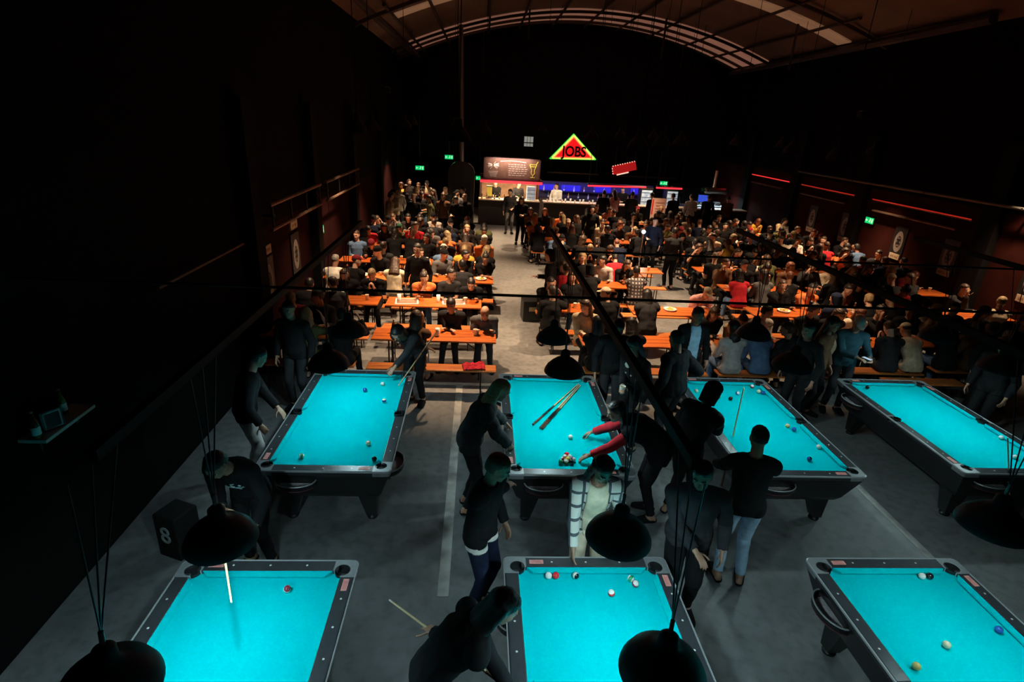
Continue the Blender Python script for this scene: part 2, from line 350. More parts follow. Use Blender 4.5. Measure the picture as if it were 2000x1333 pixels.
# ------------------------------------------------------------------ pool tables
TW, TL, TH = 1.40, 2.50, .80
def pool_table_proto():
    root = empty('pool_table', (0, 0, 0), 0, None, 'pool table', 'turquoise pool tables')
    hw, hl, rw = TW / 2, TL / 2, .115
    # tapered cabinet
    bm = bmesh.new(); g = []
    for z, ix in ((.36, .17), (.42, .13), (.70, .03), (.735, .02)):
        g.append([bm.verts.new((sx * (hw - ix), sy * (hl - ix), z)) for sx, sy in ((-1, -1), (1, -1), (1, 1), (-1, 1))])
    for a, b in zip(g, g[1:]):
        for i in range(4): bm.faces.new((a[i], a[(i + 1) % 4], b[(i + 1) % 4], b[i]))
    bm.faces.new(g[0][::-1]); bm.faces.new(g[-1]); obj('cabinet', bm, M_black, root)
    for sx, sy in ((-1, -1), (1, -1), (1, 1), (-1, 1)):
        bm = bmesh.new(); x, y = sx * (hw - .3), sy * (hl - .33)
        a = [bm.verts.new((x + dx * .11, y + dy * .11, .38)) for dx, dy in ((-1, -1), (1, -1), (1, 1), (-1, 1))]
        b = [bm.verts.new((x + sx * .04 + dx * .055, y + sy * .04 + dy * .055, .05)) for dx, dy in ((-1, -1), (1, -1), (1, 1), (-1, 1))]
        for i in range(4): bm.faces.new((b[i], b[(i + 1) % 4], a[(i + 1) % 4], a[i]))
        bm.faces.new(a); bm.faces.new(b[::-1]); l = obj('leg', bm, M_black, root)
        bm = bmesh.new(); lathe(bm, [(.055, 0), (.06, .02), (.03, .052)], (x + sx * .04, y + sy * .04, 0), 14, True); obj('foot', bm, M_blackm, l)
    # bed
    bm = bmesh.new(); box(bm, (0, 0, .747), (TW - .2, TL - .2, .03)); obj('felt_bed', bm, M_felt, root)
    # cushions: long sides split by the side pockets
    def cushion(a, b, nrm):
        # a->b along rail inner edge, nose points along nrm; mitred ends
        bm = bmesh.new(); a, b, nrm = Vector(a), Vector(b), Vector(nrm); d = (b - a).normalized()
        prof = [(0, .795), (.05, .79), (.05, .776), (.02, .765), (0, .765)]
        rows = []
        for p, sg in ((a, 1), (b, -1)):
            rows.append([bm.verts.new((p.x + nrm.x * o + d.x * sg * o, p.y + nrm.y * o + d.y * sg * o, z)) for o, z in prof])
        k = len(prof)
        for i in range(k): bm.faces.new((rows[0][i], rows[0][(i + 1) % k], rows[1][(i + 1) % k], rows[1][i]))
        bm.faces.new(rows[0]); bm.faces.new(rows[1][::-1]); obj('cushion', bm, M_felt, root)
    ix, iy = hw - rw, hl - rw
    for s in (-1, 1):
        cushion((s * ix, -iy + .075, 0), (s * ix, -.075, 0), (-s, 0, 0)); cushion((s * ix, .075, 0), (s * ix, iy - .075, 0), (-s, 0, 0))
        cushion((-ix + .075, s * iy, 0), (ix - .075, s * iy, 0), (0, -s, 0))
    # rails
    for s in (-1, 1):
        for a, b in ((-iy + .03, -.075), (.075, iy - .03)):
            bm = bmesh.new(); box(bm, (s * (hw - rw / 2 - .004), (a + b) / 2, .765), (rw - .008, b - a, .066), bev=.006)
            r = obj('rail', bm, M_rail, root)
            bm = bmesh.new()
            for t in (.25, .5, .75): lathe(bm, [(.0001, .0008), (.008, .0008), (.009, 0)], (s * (hw - rw / 2), a + (b - a) * t, .7985), 10)
            obj('sights', bm, M_pearl, r)
        bm = bmesh.new(); box(bm, (0, s * (hl - rw / 2 - .004), .765), (2 * ix - .06, rw - .008, .066), bev=.006); r = obj('rail', bm, M_rail, root)
        bm = bmesh.new()
        for t in (-.5, 0, .5): lathe(bm, [(.0001, .0008), (.008, .0008), (.009, 0)], (t * ix, s * (hl - rw / 2), .7985), 10)
        obj('sights', bm, M_pearl, r)
    # corner castings with pocket openings
    def casting(sx, sy):
        bm = bmesh.new(); cx, cy, r = sx * (ix + .005), sy * (iy + .005), .062
        nseg = 40; inn, out = [], []
        L = .185
        for i in range(nseg):
            t = 2 * math.pi * i / nseg; c, s = math.cos(t), math.sin(t)
            # square-ish outer boundary clipped to the table corner
            ox = cx + c * .3; oy = cy + s * .3
            X = max(min(ox * sx, hw - .002), hw - L) * sx; Y = max(min(oy * sy, hl - .002), hl - L) * sy
            # round the outer corner
            dx, dy = abs(X) - (hw - .05), abs(Y) - (hl - .05)
            if dx > 0 and dy > 0:
                k = max(dx, dy) / math.hypot(dx, dy) if math.hypot(dx, dy) > .05 else 1
                X = sx * (hw - .05 + dx * k); Y = sy * (hl - .05 + dy * k)
            # keep off the bed: toward the table inside only as far as the pocket mouth
            px_, py_ = X * sx, Y * sy
            if px_ < ix + .0 and py_ < iy + .0: X, Y = cx + c * r, cy + s * r
            inn.append((cx + c * r, cy + s * r)); out.append((X, Y))
        zt = .801
        vi = [bm.verts.new((x, y, zt)) for x, y in inn]; vo = [bm.verts.new((x, y, zt)) for x, y in out]
        vi2 = [bm.verts.new((x, y, .70)) for x, y in inn]; vo2 = [bm.verts.new((x, y, .735)) for x, y in out]
        for i in range(nseg):
            j = (i + 1) % nseg
            mi_, mo = inn[i], out[i]
            if (Vector(inn[i]) - Vector(out[i])).length < 1e-4 and (Vector(inn[j]) - Vector(out[j])).length < 1e-4: continue
            for q in ((vi[i], vi[j], vo[j], vo[i]), (vo[i], vo[j], vo2[j], vo2[i]), (vi[j], vi[i], vi2[i], vi2[j])): bm.faces.new(q)
        bmesh.ops.remove_doubles(bm, verts=bm.verts, dist=1e-5); bmesh.ops.dissolve_degenerate(bm, edges=bm.edges, dist=1e-5)
        obj('corner_casting', bm, M_cast, root)
        bm = bmesh.new(); lathe(bm, [(.0001, .7675), (.0612, .7675), (.0612, .797), (.0605, .797)], (cx, cy, 0), 24); obj('pocket', bm, M_hole, root)
    for sx in (-1, 1):
        for sy in (-1, 1): casting(sx, sy)
        bm = bmesh.new(); lathe(bm, [(.0001, .768), (.052, .768), (.052, .802), (.047, .802)], (sx * (ix + .03), 0, 0), 24); obj('pocket', bm, M_hole, root)
    # chrome strip round the rail
    bm = bmesh.new(); pts = []
    for cx, cy, a0 in ((hw - .05, hl - .05, 0), (-hw + .05, hl - .05, 90), (-hw + .05, -hl + .05, 180), (hw - .05, -hl + .05, 270)):
        for k in range(6): t = R(a0 + k * 18); pts.append((cx + .052 * math.cos(t), cy + .052 * math.sin(t)))
    o = [(x, y) for x, y in pts]; nn = len(o)
    A = [[bm.verts.new((x * k, y * k2, z)) for x, y in o] for k, k2, z in ((1.006, 1.003, .782), (1.006, 1.003, .798), (.995, .9975, .8025), (.995, .9975, .782))]
    for r in range(4):
        for i in range(nn): bm.faces.new((A[r][i], A[r][(i + 1) % nn], A[(r + 1) % 4][(i + 1) % nn], A[(r + 1) % 4][i]))
    obj('chrome_trim', bm, M_satin, root)
    # ball trays
    for (cx, cy, ang) in ((-.29, -hl + .055, -90), (.29, hl - .055, 90), (hw - .055, -hl + .42, 0), (-hw + .055, hl - .42, 180)):
        q = Matrix.Translation((cx, cy, .59)) @ Matrix.Rotation(R(ang), 4, 'Z')
        arc = [(.14 * math.cos(a) * 1.0, .21 * math.sin(a)) for a in [R(-90 + 180 * i / 14) for i in range(15)]]
        bm = bmesh.new(); prism(bm, arc, 0, .012); bm.transform(q); tr = obj('ball_tray', bm, M_tray, root)
        bm = bmesh.new()
        for p_, p2 in zip(arc, arc[1:]):
            box(bm, ((p_[0] + p2[0]) / 2, (p_[1] + p2[1]) / 2, .035), ((Vector(p_) - Vector(p2)).length + .004, .006, .05), math.atan2(p2[1] - p_[1], p2[0] - p_[0]))
        bm.transform(q); obj('tray_wall', bm, M_black, tr)
        bm = bmesh.new(); tube_path(bm, [(x, y, .062) for x, y in arc], .0075, 8); bm.transform(q); obj('tray_rim', bm, M_satin, tr)
        bm = bmesh.new(); prism(bm, [(x * .95, y * .8) for x, y in arc], .013, .02); box(bm, (.05, 0, .022), (.05, .13, .004)); bm.transform(q); obj('tray_sticker', bm, mat('tray_pale_sticker', (.7, .6, .62), .6, var=.25, scale=30), tr)
    # coin box, low on the right side
    bm = bmesh.new(); box(bm, (hw - .115, -.75, .5), (.1, .16, .2), bev=.01); cb = obj('coin_box', bm, mat('coin_box_grey', (.12, .11, .11), .5, .4), root)
    bm = bmesh.new(); box(bm, (hw - .06, -.75, .53), (.015, .06, .03)); obj('coin_slot', bm, M_chrome, cb)
    # labels on the rails
    for (x, y, w, h) in ((ix - .16, -hl + rw / 2, .12, .045), (-ix + .16, hl - rw / 2, .12, .045), (-hw + rw / 2, -iy + .15, .045, .12), (hw - rw / 2, iy - .15, .045, .12)):
        bm = bmesh.new(); box(bm, (x, y, .7995), (w, h, .0025)); s = obj('rail_label', bm, M_sticker, root)
        bm = bmesh.new()
        for k in range(3):
            if w > h: box(bm, (x, y + (k - 1) * .012, .8012), (w * .7, .003, .0008))
            else: box(bm, (x + (k - 1) * .012, y, .8012), (.003, h * .7, .0008))
        obj('label_print', bm, mat('label_ink', (.5, .12, .12), .6), s)
    return root
PT = {'A': (-1.537, 6.222), 'B': (1.081, 6.214), 'C': (3.705, 6.252), 'D': (6.339, 6.354), 'E': (-1.605, 2.468), 'F': (1.005, 2.514), 'G': (3.685, 2.513)}
PL = {'A': 'turquoise pool table in the back row, farthest left, brightly lit', 'B': 'turquoise pool table in the back row with spare cues lying across it',
      'C': 'turquoise pool table in the back row, third from the left', 'D': 'turquoise pool table at the right end of the back row',
      'E': 'turquoise pool table nearest the camera at the left', 'F': 'turquoise pool table nearest the camera in the middle',
      'G': 'turquoise pool table nearest the camera at the right'}
proto = pool_table_proto()
for i, k in enumerate(PT):
    o = proto if i == 0 else copy_tree(proto)
    o.location = (*PT[k], 0); o['label'] = PL[k]; o['group'] = 'turquoise pool tables'

# balls: each one its own thing
BR = .0286; BZ = .762 + BR
bm = bmesh.new(); sphere(bm, (0, 0, 0), BR, u=20, v=14); _b = obj('b', bm, None, None, True); BALL = _b.data; bpy.data.objects.remove(_b)
BCOL = {'white': (.85, .85, .8), 'cream': (.8, .72, .5), 'yellow': (.75, .6, .12), 'ochre': (.5, .38, .12), 'blue': (.02, .08, .35), 'black': (.012, .012, .014), 'red': (.6, .02, .03), 'maroon': (.22, .03, .05), 'green': (.02, .25, .12), 'orange': (.8, .25, .03), 'purple': (.15, .04, .25)}
BALLS = []
def ball(px, py, col, label, stripe=None, z=BZ):
    me = BALL.copy(); me.materials.clear()
    m = stripe_mat('ball_%s_%s' % (col, stripe), BCOL[col], BCOL[stripe]) if stripe else mat('ball_' + col, BCOL[col], .1, var=.02)
    o = new_obj('pool_ball', me, m); p = at(px, py, z)
    c = min(PT.values(), key=lambda c: (c[0] - p.x) ** 2 + (c[1] - p.y) ** 2)
    p.x = c[0] + max(-.498, min(.498, p.x - c[0])); p.y = c[1] + max(-1.048, min(1.048, p.y - c[1]))
    for q in BALLS:
        if (q - p).length < .06: p += (p - q).normalized() * (.0605 - (q - p).length)
    BALLS.append(p.copy()); o.location = p; o.rotation_euler = (random.uniform(0, 3), random.uniform(0, 3), random.uniform(0, 3))
    tag(o, label, 'pool ball', 'pool balls')
for a in [(713, 762, 'blue', 'blue pool ball near the far end of the far left table'), (750, 783, 'cream', 'pale pool ball with a shadow near the right rail, far left table', 'blue'),
          (719, 866, 'cream', 'cream pool ball toward the near right, far left table'), (589, 891, 'white', 'white pool ball at the near left, far left table', 'green'),
          (731, 897, 'black', 'dark pool ball beside the near right pocket, far left table'), (747, 750, 'white', 'white cue ball under the bridging hand, far left table'),
          (1114, 854, 'white', 'lone cue ball in the middle of the table with spare cues'),
          (1357, 764, 'cream', 'pale ball on the left rail side, third back table'), (1427, 779, 'black', 'dark ball far inside, third back table'),
          (1441, 768, 'white', 'pale ball beside the dark ball, third back table', 'blue'), (1469, 755, 'white', 'red striped ball at the far right pocket, third back table', 'red'),
          (1482, 765, 'cream', 'pale ball left of a twin by the far right, third back table'), (1489, 767, 'blue', 'blue ball right of a pale twin, far right, third back table'),
          (1538, 832, 'cream', 'cream ball by the side pocket, third back table', 'yellow'), (1551, 839, 'blue', 'dark blue ball by the side pocket, third back table'),
          (1600, 873, 'white', 'white ball near the right rail, third back table'), (1581, 897, 'black', 'dark ball nearest the front rail, third back table', 'blue'),
          (1694, 757, 'black', 'dark ball at the far left, rightmost back table'), (1961, 855, 'white', 'white ball at the near end, rightmost back table, farther one'),
          (1983, 893, 'white', 'white ball nearest the front rail, rightmost back table'),
          (561, 1151, 'maroon', 'maroon striped ball alone on the near left table', 'white'),
          (1071, 1122, 'white', 'white ball touching the red one, near middle table'), (1085, 1121, 'red', 'red ball touching the white one, near middle table'),
          (1124, 1123, 'black', 'black ball with white band by far rail, near middle table', 'white'), (1232, 1131, 'white', 'pale green-white ball, upper of the pair, near middle table', 'green'),
          (1240, 1140, 'white', 'red striped ball, lower of the pair, near middle table', 'maroon'), (1194, 1159, 'white', 'white ball with red stripe alone, near middle table', 'red'),
          (1801, 1126, 'white', 'white ball touching a black one, near right table'), (1814, 1124, 'black', 'black ball touching a white one, near right table'),
          (1849, 1260, 'cream', 'cream ball in the middle of the near right table'), (1790, 1302, 'ochre', 'dull yellow ball lowest on the near right table'), (1951, 1231, 'blue', 'solid blue ball near the right rail, near right table')]:
    ball(*a)
rc = at(1112, 895, BZ); names = [('red', 'rear tip'), ('orange', 'second row left'), ('white', 'second row right'), ('maroon', 'third row left'), ('yellow', 'third row middle'), ('purple', 'third row right'), ('green', 'outer left'), ('orange', 'outer middle'), ('black', 'outer right')]
k = 0
for row in range(4):
    for j in range(row + 1):
        if k >= 9: break
        c, w = names[k]
        o = new_obj('pool_ball', BALL.copy(), None); o.data.materials.clear(); o.data.materials.append(stripe_mat('ball_w_' + c, BCOL['white'], BCOL[c]) if k % 2 and c != 'white' else mat('ball_' + c, BCOL[c], .1, var=.02))
        o.location = (rc.x + (j - row / 2) * .0575 - .02, rc.y + .07 - row * .05, BZ); o.rotation_euler = (k, k * 2, k * 3)
        tag(o, '%s ball in the cluster being racked, %s' % (c, w), 'pool ball', 'balls being racked by the hand'); k += 1

# cues
M_maple = mat('maple_shaft', (.72, .55, .3), .3, var=.1, scale=20); M_butt = mat('dark_butt', (.08, .035, .02), .3); M_tip = mat('cue_tip', (.75, .75, .7), .5)
def cue(tip, butt, label, r=.012):
    tip, butt = Vector(tip), Vector(butt); d = (butt - tip); L = 1.42; d = d.normalized() * L
    e = empty('pool_cue', tip + d, 0, label, 'pool cue')
    def P(t): return tip + d * t - (tip + d)
    bm = bmesh.new(); rod(bm, P(.0), P(.018), .0062, .0066, 8); obj('cue_tip', bm, M_tip, e)
    bm = bmesh.new(); rod(bm, P(.018), P(.58), .0066, r * .85, 10); obj('shaft', bm, M_maple, e)
    bm = bmesh.new(); rod(bm, P(.58), P(1), r * .85, r * 1.25, 10); bt = obj('butt', bm, M_butt, e)
    bm = bmesh.new(); rod(bm, P(.66), P(.82), r * 1.07, r * 1.18, 10); obj('grip', bm, M_black, bt)
    return e
cz = .765 + .014
for (a, b, l) in (((1130, 750), (1047, 824), 'dark spare cue lying leftmost on the pool table'), ((1131, 752), (1057, 834), 'pale spare cue lying in the middle of the pool table'), ((1134, 753), (1064, 832), 'spare cue lying rightmost on the pool table')):
    cue(at(*a, cz), at(*b, cz + .002), l)

# ------------------------------------------------------------------ lamps
def pool_lamp_proto():
    e = empty('pool_lamp', (0, 0, 0), 0, None, 'hanging lamp', 'black hanging lamps over the pool tables')
    prof = [(.225, 0), (.222, .02), (.197, .07), (.15, .12), (.10, .16), (.055, .185), (.05, .25), (.03, .27), (.012, .275)]
    bm = bmesh.new(); lathe(bm, prof, n=36); obj('shade', bm, M_shade, e, True)
    bm = bmesh.new(); lathe(bm, [(.22, .001), (.216, .02), (.191, .065), (.145, .112), (.095, .152), (.05, .172), (.001, .174)], n=36); obj('shade_lining', bm, M_shade_in, e, True)
    bm = bmesh.new(); lathe(bm, [(.018, .172), (.02, .165), (.034, .145), (.036, .13), (.02, .112), (.001, .106)], n=16); obj('bulb', bm, M_bulb, e, True)
    bm = bmesh.new(); tube_path(bm, [(0, 0, .27), (0, 0, .36)], .012, 8); rod(bm, (0, 0, .34), (0, .12, 1.185), .0045, n=6); rod(bm, (0, 0, .34), (0, -.03, 1.19), .0045, n=6); rod(bm, (0, 0, .34), (0, .3, 1.19), .0045, n=6); obj('cord', bm, M_black, e)
    return e
BARX = {'A': -1.57, 'E': -1.65, 'B': 1.02, 'F': 1.02, 'C': 3.69, 'G': 3.69, 'D': 6.339}
LX = lambda y: -1.685 if y < 2.5 else -1.59
LZ = {'C': 1.78, 'G': 1.78, 'D': 1.78}
lp = pool_lamp_proto(); first = True
LN = {'A': 'far left pool table', 'B': 'table with spare cues', 'C': 'third back pool table', 'D': 'rightmost back pool table', 'E': 'near left pool table', 'F': 'near middle pool table', 'G': 'near right pool table'}
for k, (x, y) in PT.items():
    for dy in (-.5, .5):
        o = lp if first else copy_tree(lp); first = False
        if k == 'E' and dy < 0: o.rotation_euler = (0, R(4.4), 0)
        o.location = (BARX[k] if k not in 'AE' else LX(y + dy), y + dy, LZ.get(k, 1.66)); o['label'] = 'black dome lamp hanging over the %s end of the %s' % ('near' if dy < 0 else 'far', LN[k]); o['group'] = 'black hanging lamps over the pool tables'
        ld = bpy.data.lights.new('lamp_light', 'POINT'); ld.energy = POOL_W * {'C': .43, 'G': .58, 'B': .7, 'D': .62, 'F': .95}.get(k, 1); ld.color = {'A': (.6, .93, 1), 'E': (.62, .93, 1), 'F': (.64, .94, 1)}.get(k, (.78, 1, .93)); ld.shadow_soft_size = .035
        l = bpy.data.objects.new('lamp_light', ld); COL.objects.link(l); l.parent = o; l.location = (0, 0, .085)
# steel bars carrying the lamps
for (x, l) in ((-1.57, 'over the left pool tables'), (1.02, 'over the middle pool tables'), (3.69, 'over the third column of pool tables'), (6.339, 'over the rightmost pool table')):
    e = empty('lamp_bar', (x if x > 0 else -1.595, 0, 2.85 if x < 3 else 2.97), 0, 'dark steel bar ' + l + ', parallel to them', 'beam', 'steel bars carrying the lamps')
    bm = bmesh.new(); box(bm, (0, 4.95, .02), (.045, 5.7, .055)); obj('bar', bm, M_bar, e)
for (y, x0, x1, l) in ((4.49, XL, XR, 'thin dark cross bar spanning the hall over the gap between table rows'), (6.31, .99, XR, 'thin dark cross bar over the back row tables')):
    e = empty('cross_bar', (x0, y, 2.912), 0, l, 'beam')
    bm = bmesh.new(); rod(bm, (0, 0, 0), (x1 - x0, 0, 0), .012, n=8); obj('bar', bm, M_bar, e)

def hall_lamp_proto():
    e = empty('hall_lamp', (0, 0, 0), 0, None, 'hanging lamp', 'dark bell lamps over the dining tables')
    bm = bmesh.new(); lathe(bm, [(.2, 0), (.195, .04), (.16, .12), (.09, .2), (.05, .24), (.045, .34), (.01, .36)], n=28); obj('shade', bm, M_black, e, True)
    bm = bmesh.new(); lathe(bm, [(.195, .002), (.19, .04), (.155, .115), (.085, .19), (.001, .2)], n=28); obj('shade_lining', bm, M_shade_in, e, True)
    bm = bmesh.new(); sphere(bm, (0, 0, .15), .04, u=12, v=8); obj('bulb', bm, M_bulbw, e, True)
    return e
ORD = ('first', 'second', 'third', 'fourth', 'fifth', 'sixth')
hl = hall_lamp_proto(); first = True
HL = [(-2.3, 11.3, .55), (-.35, 9.9, .75), (-.5, 12.4, 1), (-2.5, 13.9, .65), (.1, 15.9, 1.1), (-2.2, 17.6, .9), (-.9, 20.6, 1.0), (-2.6, 23.3, .9), (2.75, 10.2, .8), (3.9, 12.6, 1.2), (2.9, 15.4, 1.0), (5.2, 15.2, .8), (4.4, 18.6, .9), (2.2, 21.2, .8), (6.7, 10.7, .5), (7.2, 13.3, .55), (11.5, 11.5, .4), (11.0, 16.0, .95), (7.9, 18.0, .6), (10.2, 19.6, .7), (6.4, 21.8, .6)]
for i, (x, y, p) in enumerate(HL):
    o = hl if first else copy_tree(hl); first = False
    z = 3.9; o.location = (x, y, z); o['group'] = 'dark bell lamps over the dining tables'
    o['label'] = 'dark bell lamp high over the dining hall, %s column from left, %s from the front' % (ORD[sum(1 for c_ in (-1.5, 1, 3.3, 6, 9) if x > c_)], ORD[[h_ for h_ in sorted(HL, key=lambda h_: h_[1]) if sum(1 for c_ in (-1.5, 1, 3.3, 6, 9) if h_[0] > c_) == sum(1 for c_ in (-1.5, 1, 3.3, 6, 9) if x > c_)].index(HL[i])])
    bm = bmesh.new(); rod(bm, (0, 0, .35), (0, 0, roof_z(x) - z), .008, n=5); obj('cord', bm, M_black, o)
    ld = bpy.data.lights.new('lamp_light', 'SPOT'); ld.energy = DINE_W * p; ld.color = (1, .67, .4); ld.spot_size = R(78 if x < 6 else 62); ld.spot_blend = .7; ld.shadow_soft_size = .06
    l = bpy.data.objects.new('lamp_light', ld); COL.objects.link(l); l.parent = o; l.location = (0, 0, .02)
# two small up-lights added to brighten the roof, no such fixtures known
for (x, y, l) in ((-3.2, 21, 'added up-light on the left wall top brightening the roof'), (11.7, 18, 'added up-light on the right wall top brightening the roof')):
    e = empty('added_roof_uplight', (x, y, 5.0), 0, l, 'added up-light')
    bm = bmesh.new(); box(bm, (0, 0, 0), (.2, .26, .16), bev=.02); obj('housing', bm, M_black, e)
    bm = bmesh.new(); box(bm, (.0, 0, .09), (.16, .2, .01)); obj('lens', bm, M_shade_in, e)
    bm = bmesh.new(); box(bm, (-.27 if x < 0 else .24, 0, -.02), (.36, .05, .04)); obj('bracket', bm, M_black, e)
    ld = bpy.data.lights.new('lamp_light', 'SPOT'); ld.energy = 10; ld.color = (1, .6, .36); ld.spot_size = R(120); ld.spot_blend = 1; ld.shadow_soft_size = .1
    lo = bpy.data.objects.new('lamp_light', ld); COL.objects.link(lo); lo.parent = e; lo.location = (0, 0, .14); lo.rotation_euler = (R(180), R(22 if x < 0 else -22), 0)
# ------------------------------------------------------------------ dining furniture
def beer_table(x, y, L, label, rz=0):
    e = empty('beer_table', (x, y, 0), rz, label, 'table', 'orange beer tables')
    bm = bmesh.new()
    for k in range(3): box(bm, (0, (k - 1) * .187, .745), (L, .183, .028), bev=.004)
    obj('tabletop', bm, M_top, e)
    for s in (-1, 1):
        bm = bmesh.new(); xx = s * (L / 2 - .28)
        tube_path(bm, [(xx, -.2, .01), (xx, -.16, .72), (xx, .16, .72), (xx, .2, .01)], .014, 6); rod(bm, (xx, -.19, .22), (xx, .19, .22), .01, n=6); rod(bm, (xx, 0, .45), (xx - s * .35, 0, .725), .009, n=6)
        obj('leg_frame', bm, M_blackm, e)
    return e
def bench(x, y, L, label, rz=0):
    e = empty('bench', (x, y, 0), rz, label, 'bench', 'orange wooden benches')
    bm = bmesh.new(); box(bm, (0, 0, .437), (L, .26, .026), bev=.005); obj('seat', bm, M_bench, e)
    for s in (-1, 1):
        bm = bmesh.new(); xx = s * (L / 2 - .25)
        tube_path(bm, [(xx, -.11, .01), (xx, -.09, .42), (xx, .09, .42), (xx, .11, .01)], .012, 6); rod(bm, (xx, -.105, .14), (xx, .105, .14), .009, n=6)
        obj('leg_frame', bm, M_blackm, e)
    return e

# ------------------------------------------------------------------ people: one fused body per pose, garments grown off it
def capsule(bm, a, b, ra, rb, n=10):
    a, b = Vector(a), Vector(b); d = b - a; L = max(d.length, 1e-5); q = d.to_track_quat('Z', 'Y')
    prof = [(ra * math.sin(R(t)), -ra * math.cos(R(t))) for t in (0, 35, 65, 90)] + [(rb * math.cos(R(t)), L + rb * math.sin(R(t))) for t in (0, 30, 60, 90)]
    rings = []
    for r, z in prof:
        if r < 1e-6: rings.append([bm.verts.new(a + q @ Vector((0, 0, z)))])
        else: rings.append([bm.verts.new(a + q @ Vector((r * math.cos(2 * math.pi * i / n), r * math.sin(2 * math.pi * i / n), z))) for i in range(n)])
    if len(rings[-1]) > 1: rings.append([bm.verts.new(a + q @ Vector((0, 0, L + rb)))])
    for u, v in zip(rings, rings[1:]):
        for i in range(n):
            j = (i + 1) % n
            if len(u) == 1 and len(v) > 1: bm.faces.new((u[0], v[j], v[i]))
            elif len(v) == 1 and len(u) > 1: bm.faces.new((u[i], u[j], v[0]))
            elif len(u) > 1: bm.faces.new((u[i], u[j], v[j], v[i]))
def loft(bm, secs, n=18):
    """secs: (centre, xaxis, yaxis, rx, ry)"""
    rings = []
    for c, X, Y, rx, ry in secs:
        rings.append([bm.verts.new(c + X * (rx * math.cos(2 * math.pi * i / n)) + Y * (ry * math.sin(2 * math.pi * i / n))) for i in range(n)])
    for a, b in zip(rings, rings[1:]):
        for i in range(n): bm.faces.new((a[i], a[(i + 1) % n], b[(i + 1) % n], b[i]))
    bm.faces.new(rings[0][::-1]); bm.faces.new(rings[-1])
def fuse(bm, vox, smooth=3):
    bmesh.ops.recalc_face_normals(bm, faces=bm.faces)
    me = bpy.data.meshes.new('t'); bm.to_mesh(me); bm.free(); o = bpy.data.objects.new('t', me); COL.objects.link(o)
    r = o.modifiers.new('r', 'REMESH'); r.mode = 'VOXEL'; r.voxel_size = vox
    s = o.modifiers.new('s', 'SMOOTH'); s.iterations = smooth; s.factor = .5
    dg = bpy.context.evaluated_depsgraph_get(); out = bpy.data.meshes.new_from_object(o.evaluated_get(dg))
    bpy.data.objects.remove(o); bpy.data.meshes.remove(me)
    for p in out.polygons: p.use_smooth = True
    return out
def ik(a, t, l1, l2, hint):
    a, t = Vector(a), Vector(t); d = t - a; L = d.length; mx = (l1 + l2) * .995
    if L > mx: d = d * (mx / L); t = a + d; L = mx
    L = max(L, abs(l1 - l2) + .02); u = d.normalized()
    ca = (l1 * l1 + L * L - l2 * l2) / (2 * l1 * L); h = l1 * math.sqrt(max(0, 1 - ca * ca))
    hv = Vector(hint); hv = (hv - u * hv.dot(u)); hv = hv.normalized() if hv.length > 1e-4 else Vector((0, 0, 1))
    return a + u * (l1 * ca) + hv * h, t
def head_part(bm, M, fine=True):
    secs = []; X, Y = M.to_3x3() @ Vector((1, 0, 0)), M.to_3x3() @ Vector((0, 1, 0))
    # z, half width, y centre, half depth
    for z, w, yc, d in ((-.112, .022, .052, .02), (-.10, .042, .04, .045), (-.075, .056, .022, .07), (-.04, .066, .008, .088), (0, .073, .0, .097), (.04, .076, -.003, .099), (.075, .070, -.006, .092), (.10, .052, -.006, .07), (.117, .02, -.004, .03)):
        secs.append((M @ Vector((0, yc, z)), X, Y, w, d))
    loft(bm, secs)
    P = lambda x, y, z: M @ Vector((x, y, z))
    capsule(bm, P(0, .092, .01), P(0, .112, -.03), .008, .014)            # nose
    for s in (-1, 1):
        capsule(bm, P(s * .004, .094, .022), P(s * .045, .082, .024), .011, .011)  # brow
        capsule(bm, P(s * .04, .07, -.025), P(s * .048, .05, -.04), .02, .018)       # cheek
        capsule(bm, P(s * .074, -.004, .018), P(s * .076, .0, -.028), .013, .010)   # ear
    capsule(bm, P(-.018, .086, -.058), P(.018, .086, -.058), .010, .010)    # lips
    capsule(bm, P(-.01, .072, -.095), P(.01, .072, -.095), .018, .018)      # chin
def hand_part(bm, w, d, up, side, curl=.5, L=1.0):
    """w wrist, d pointing dir, up = back of hand normal, side=+1 thumb toward X cross"""
    d = d.normalized(); up = (up - d * up.dot(d)).normalized(); x = d.cross(up) * side
    secs = [(w, x, up, .026, .017), (w + d * .035, x, up, .036, .016), (w + d * .08, x, up, .04, .014), (w + d * .095, x, up, .036, .011)]
    loft(bm, secs, 12)
    for k, (off, ln) in enumerate(((.03, .068), (.010, .078), (-.011, .072), (-.03, .055))):
        p = w + d * .088 + x * off; dr = d + x * off * 1.6
        for j in range(3):
            dr = (dr - up * curl * (.45 + .12 * k)).normalized(); q = p + dr * ln * (.45, .32, .26)[j]
            capsule(bm, p, q, .0095 - j * .0008, .0088 - j * .0008, 8); p = q
    p = w + d * .03 + x * .03; dr = (d * .6 + x * .9 - up * .25).normalized()
    for ln in (.04, .034, .026):
        q = p + dr * ln; capsule(bm, p, q, .0115, .0095, 8); p = q; dr = (dr + d * .5 - up * curl * .3).normalized()
class Pose: pass
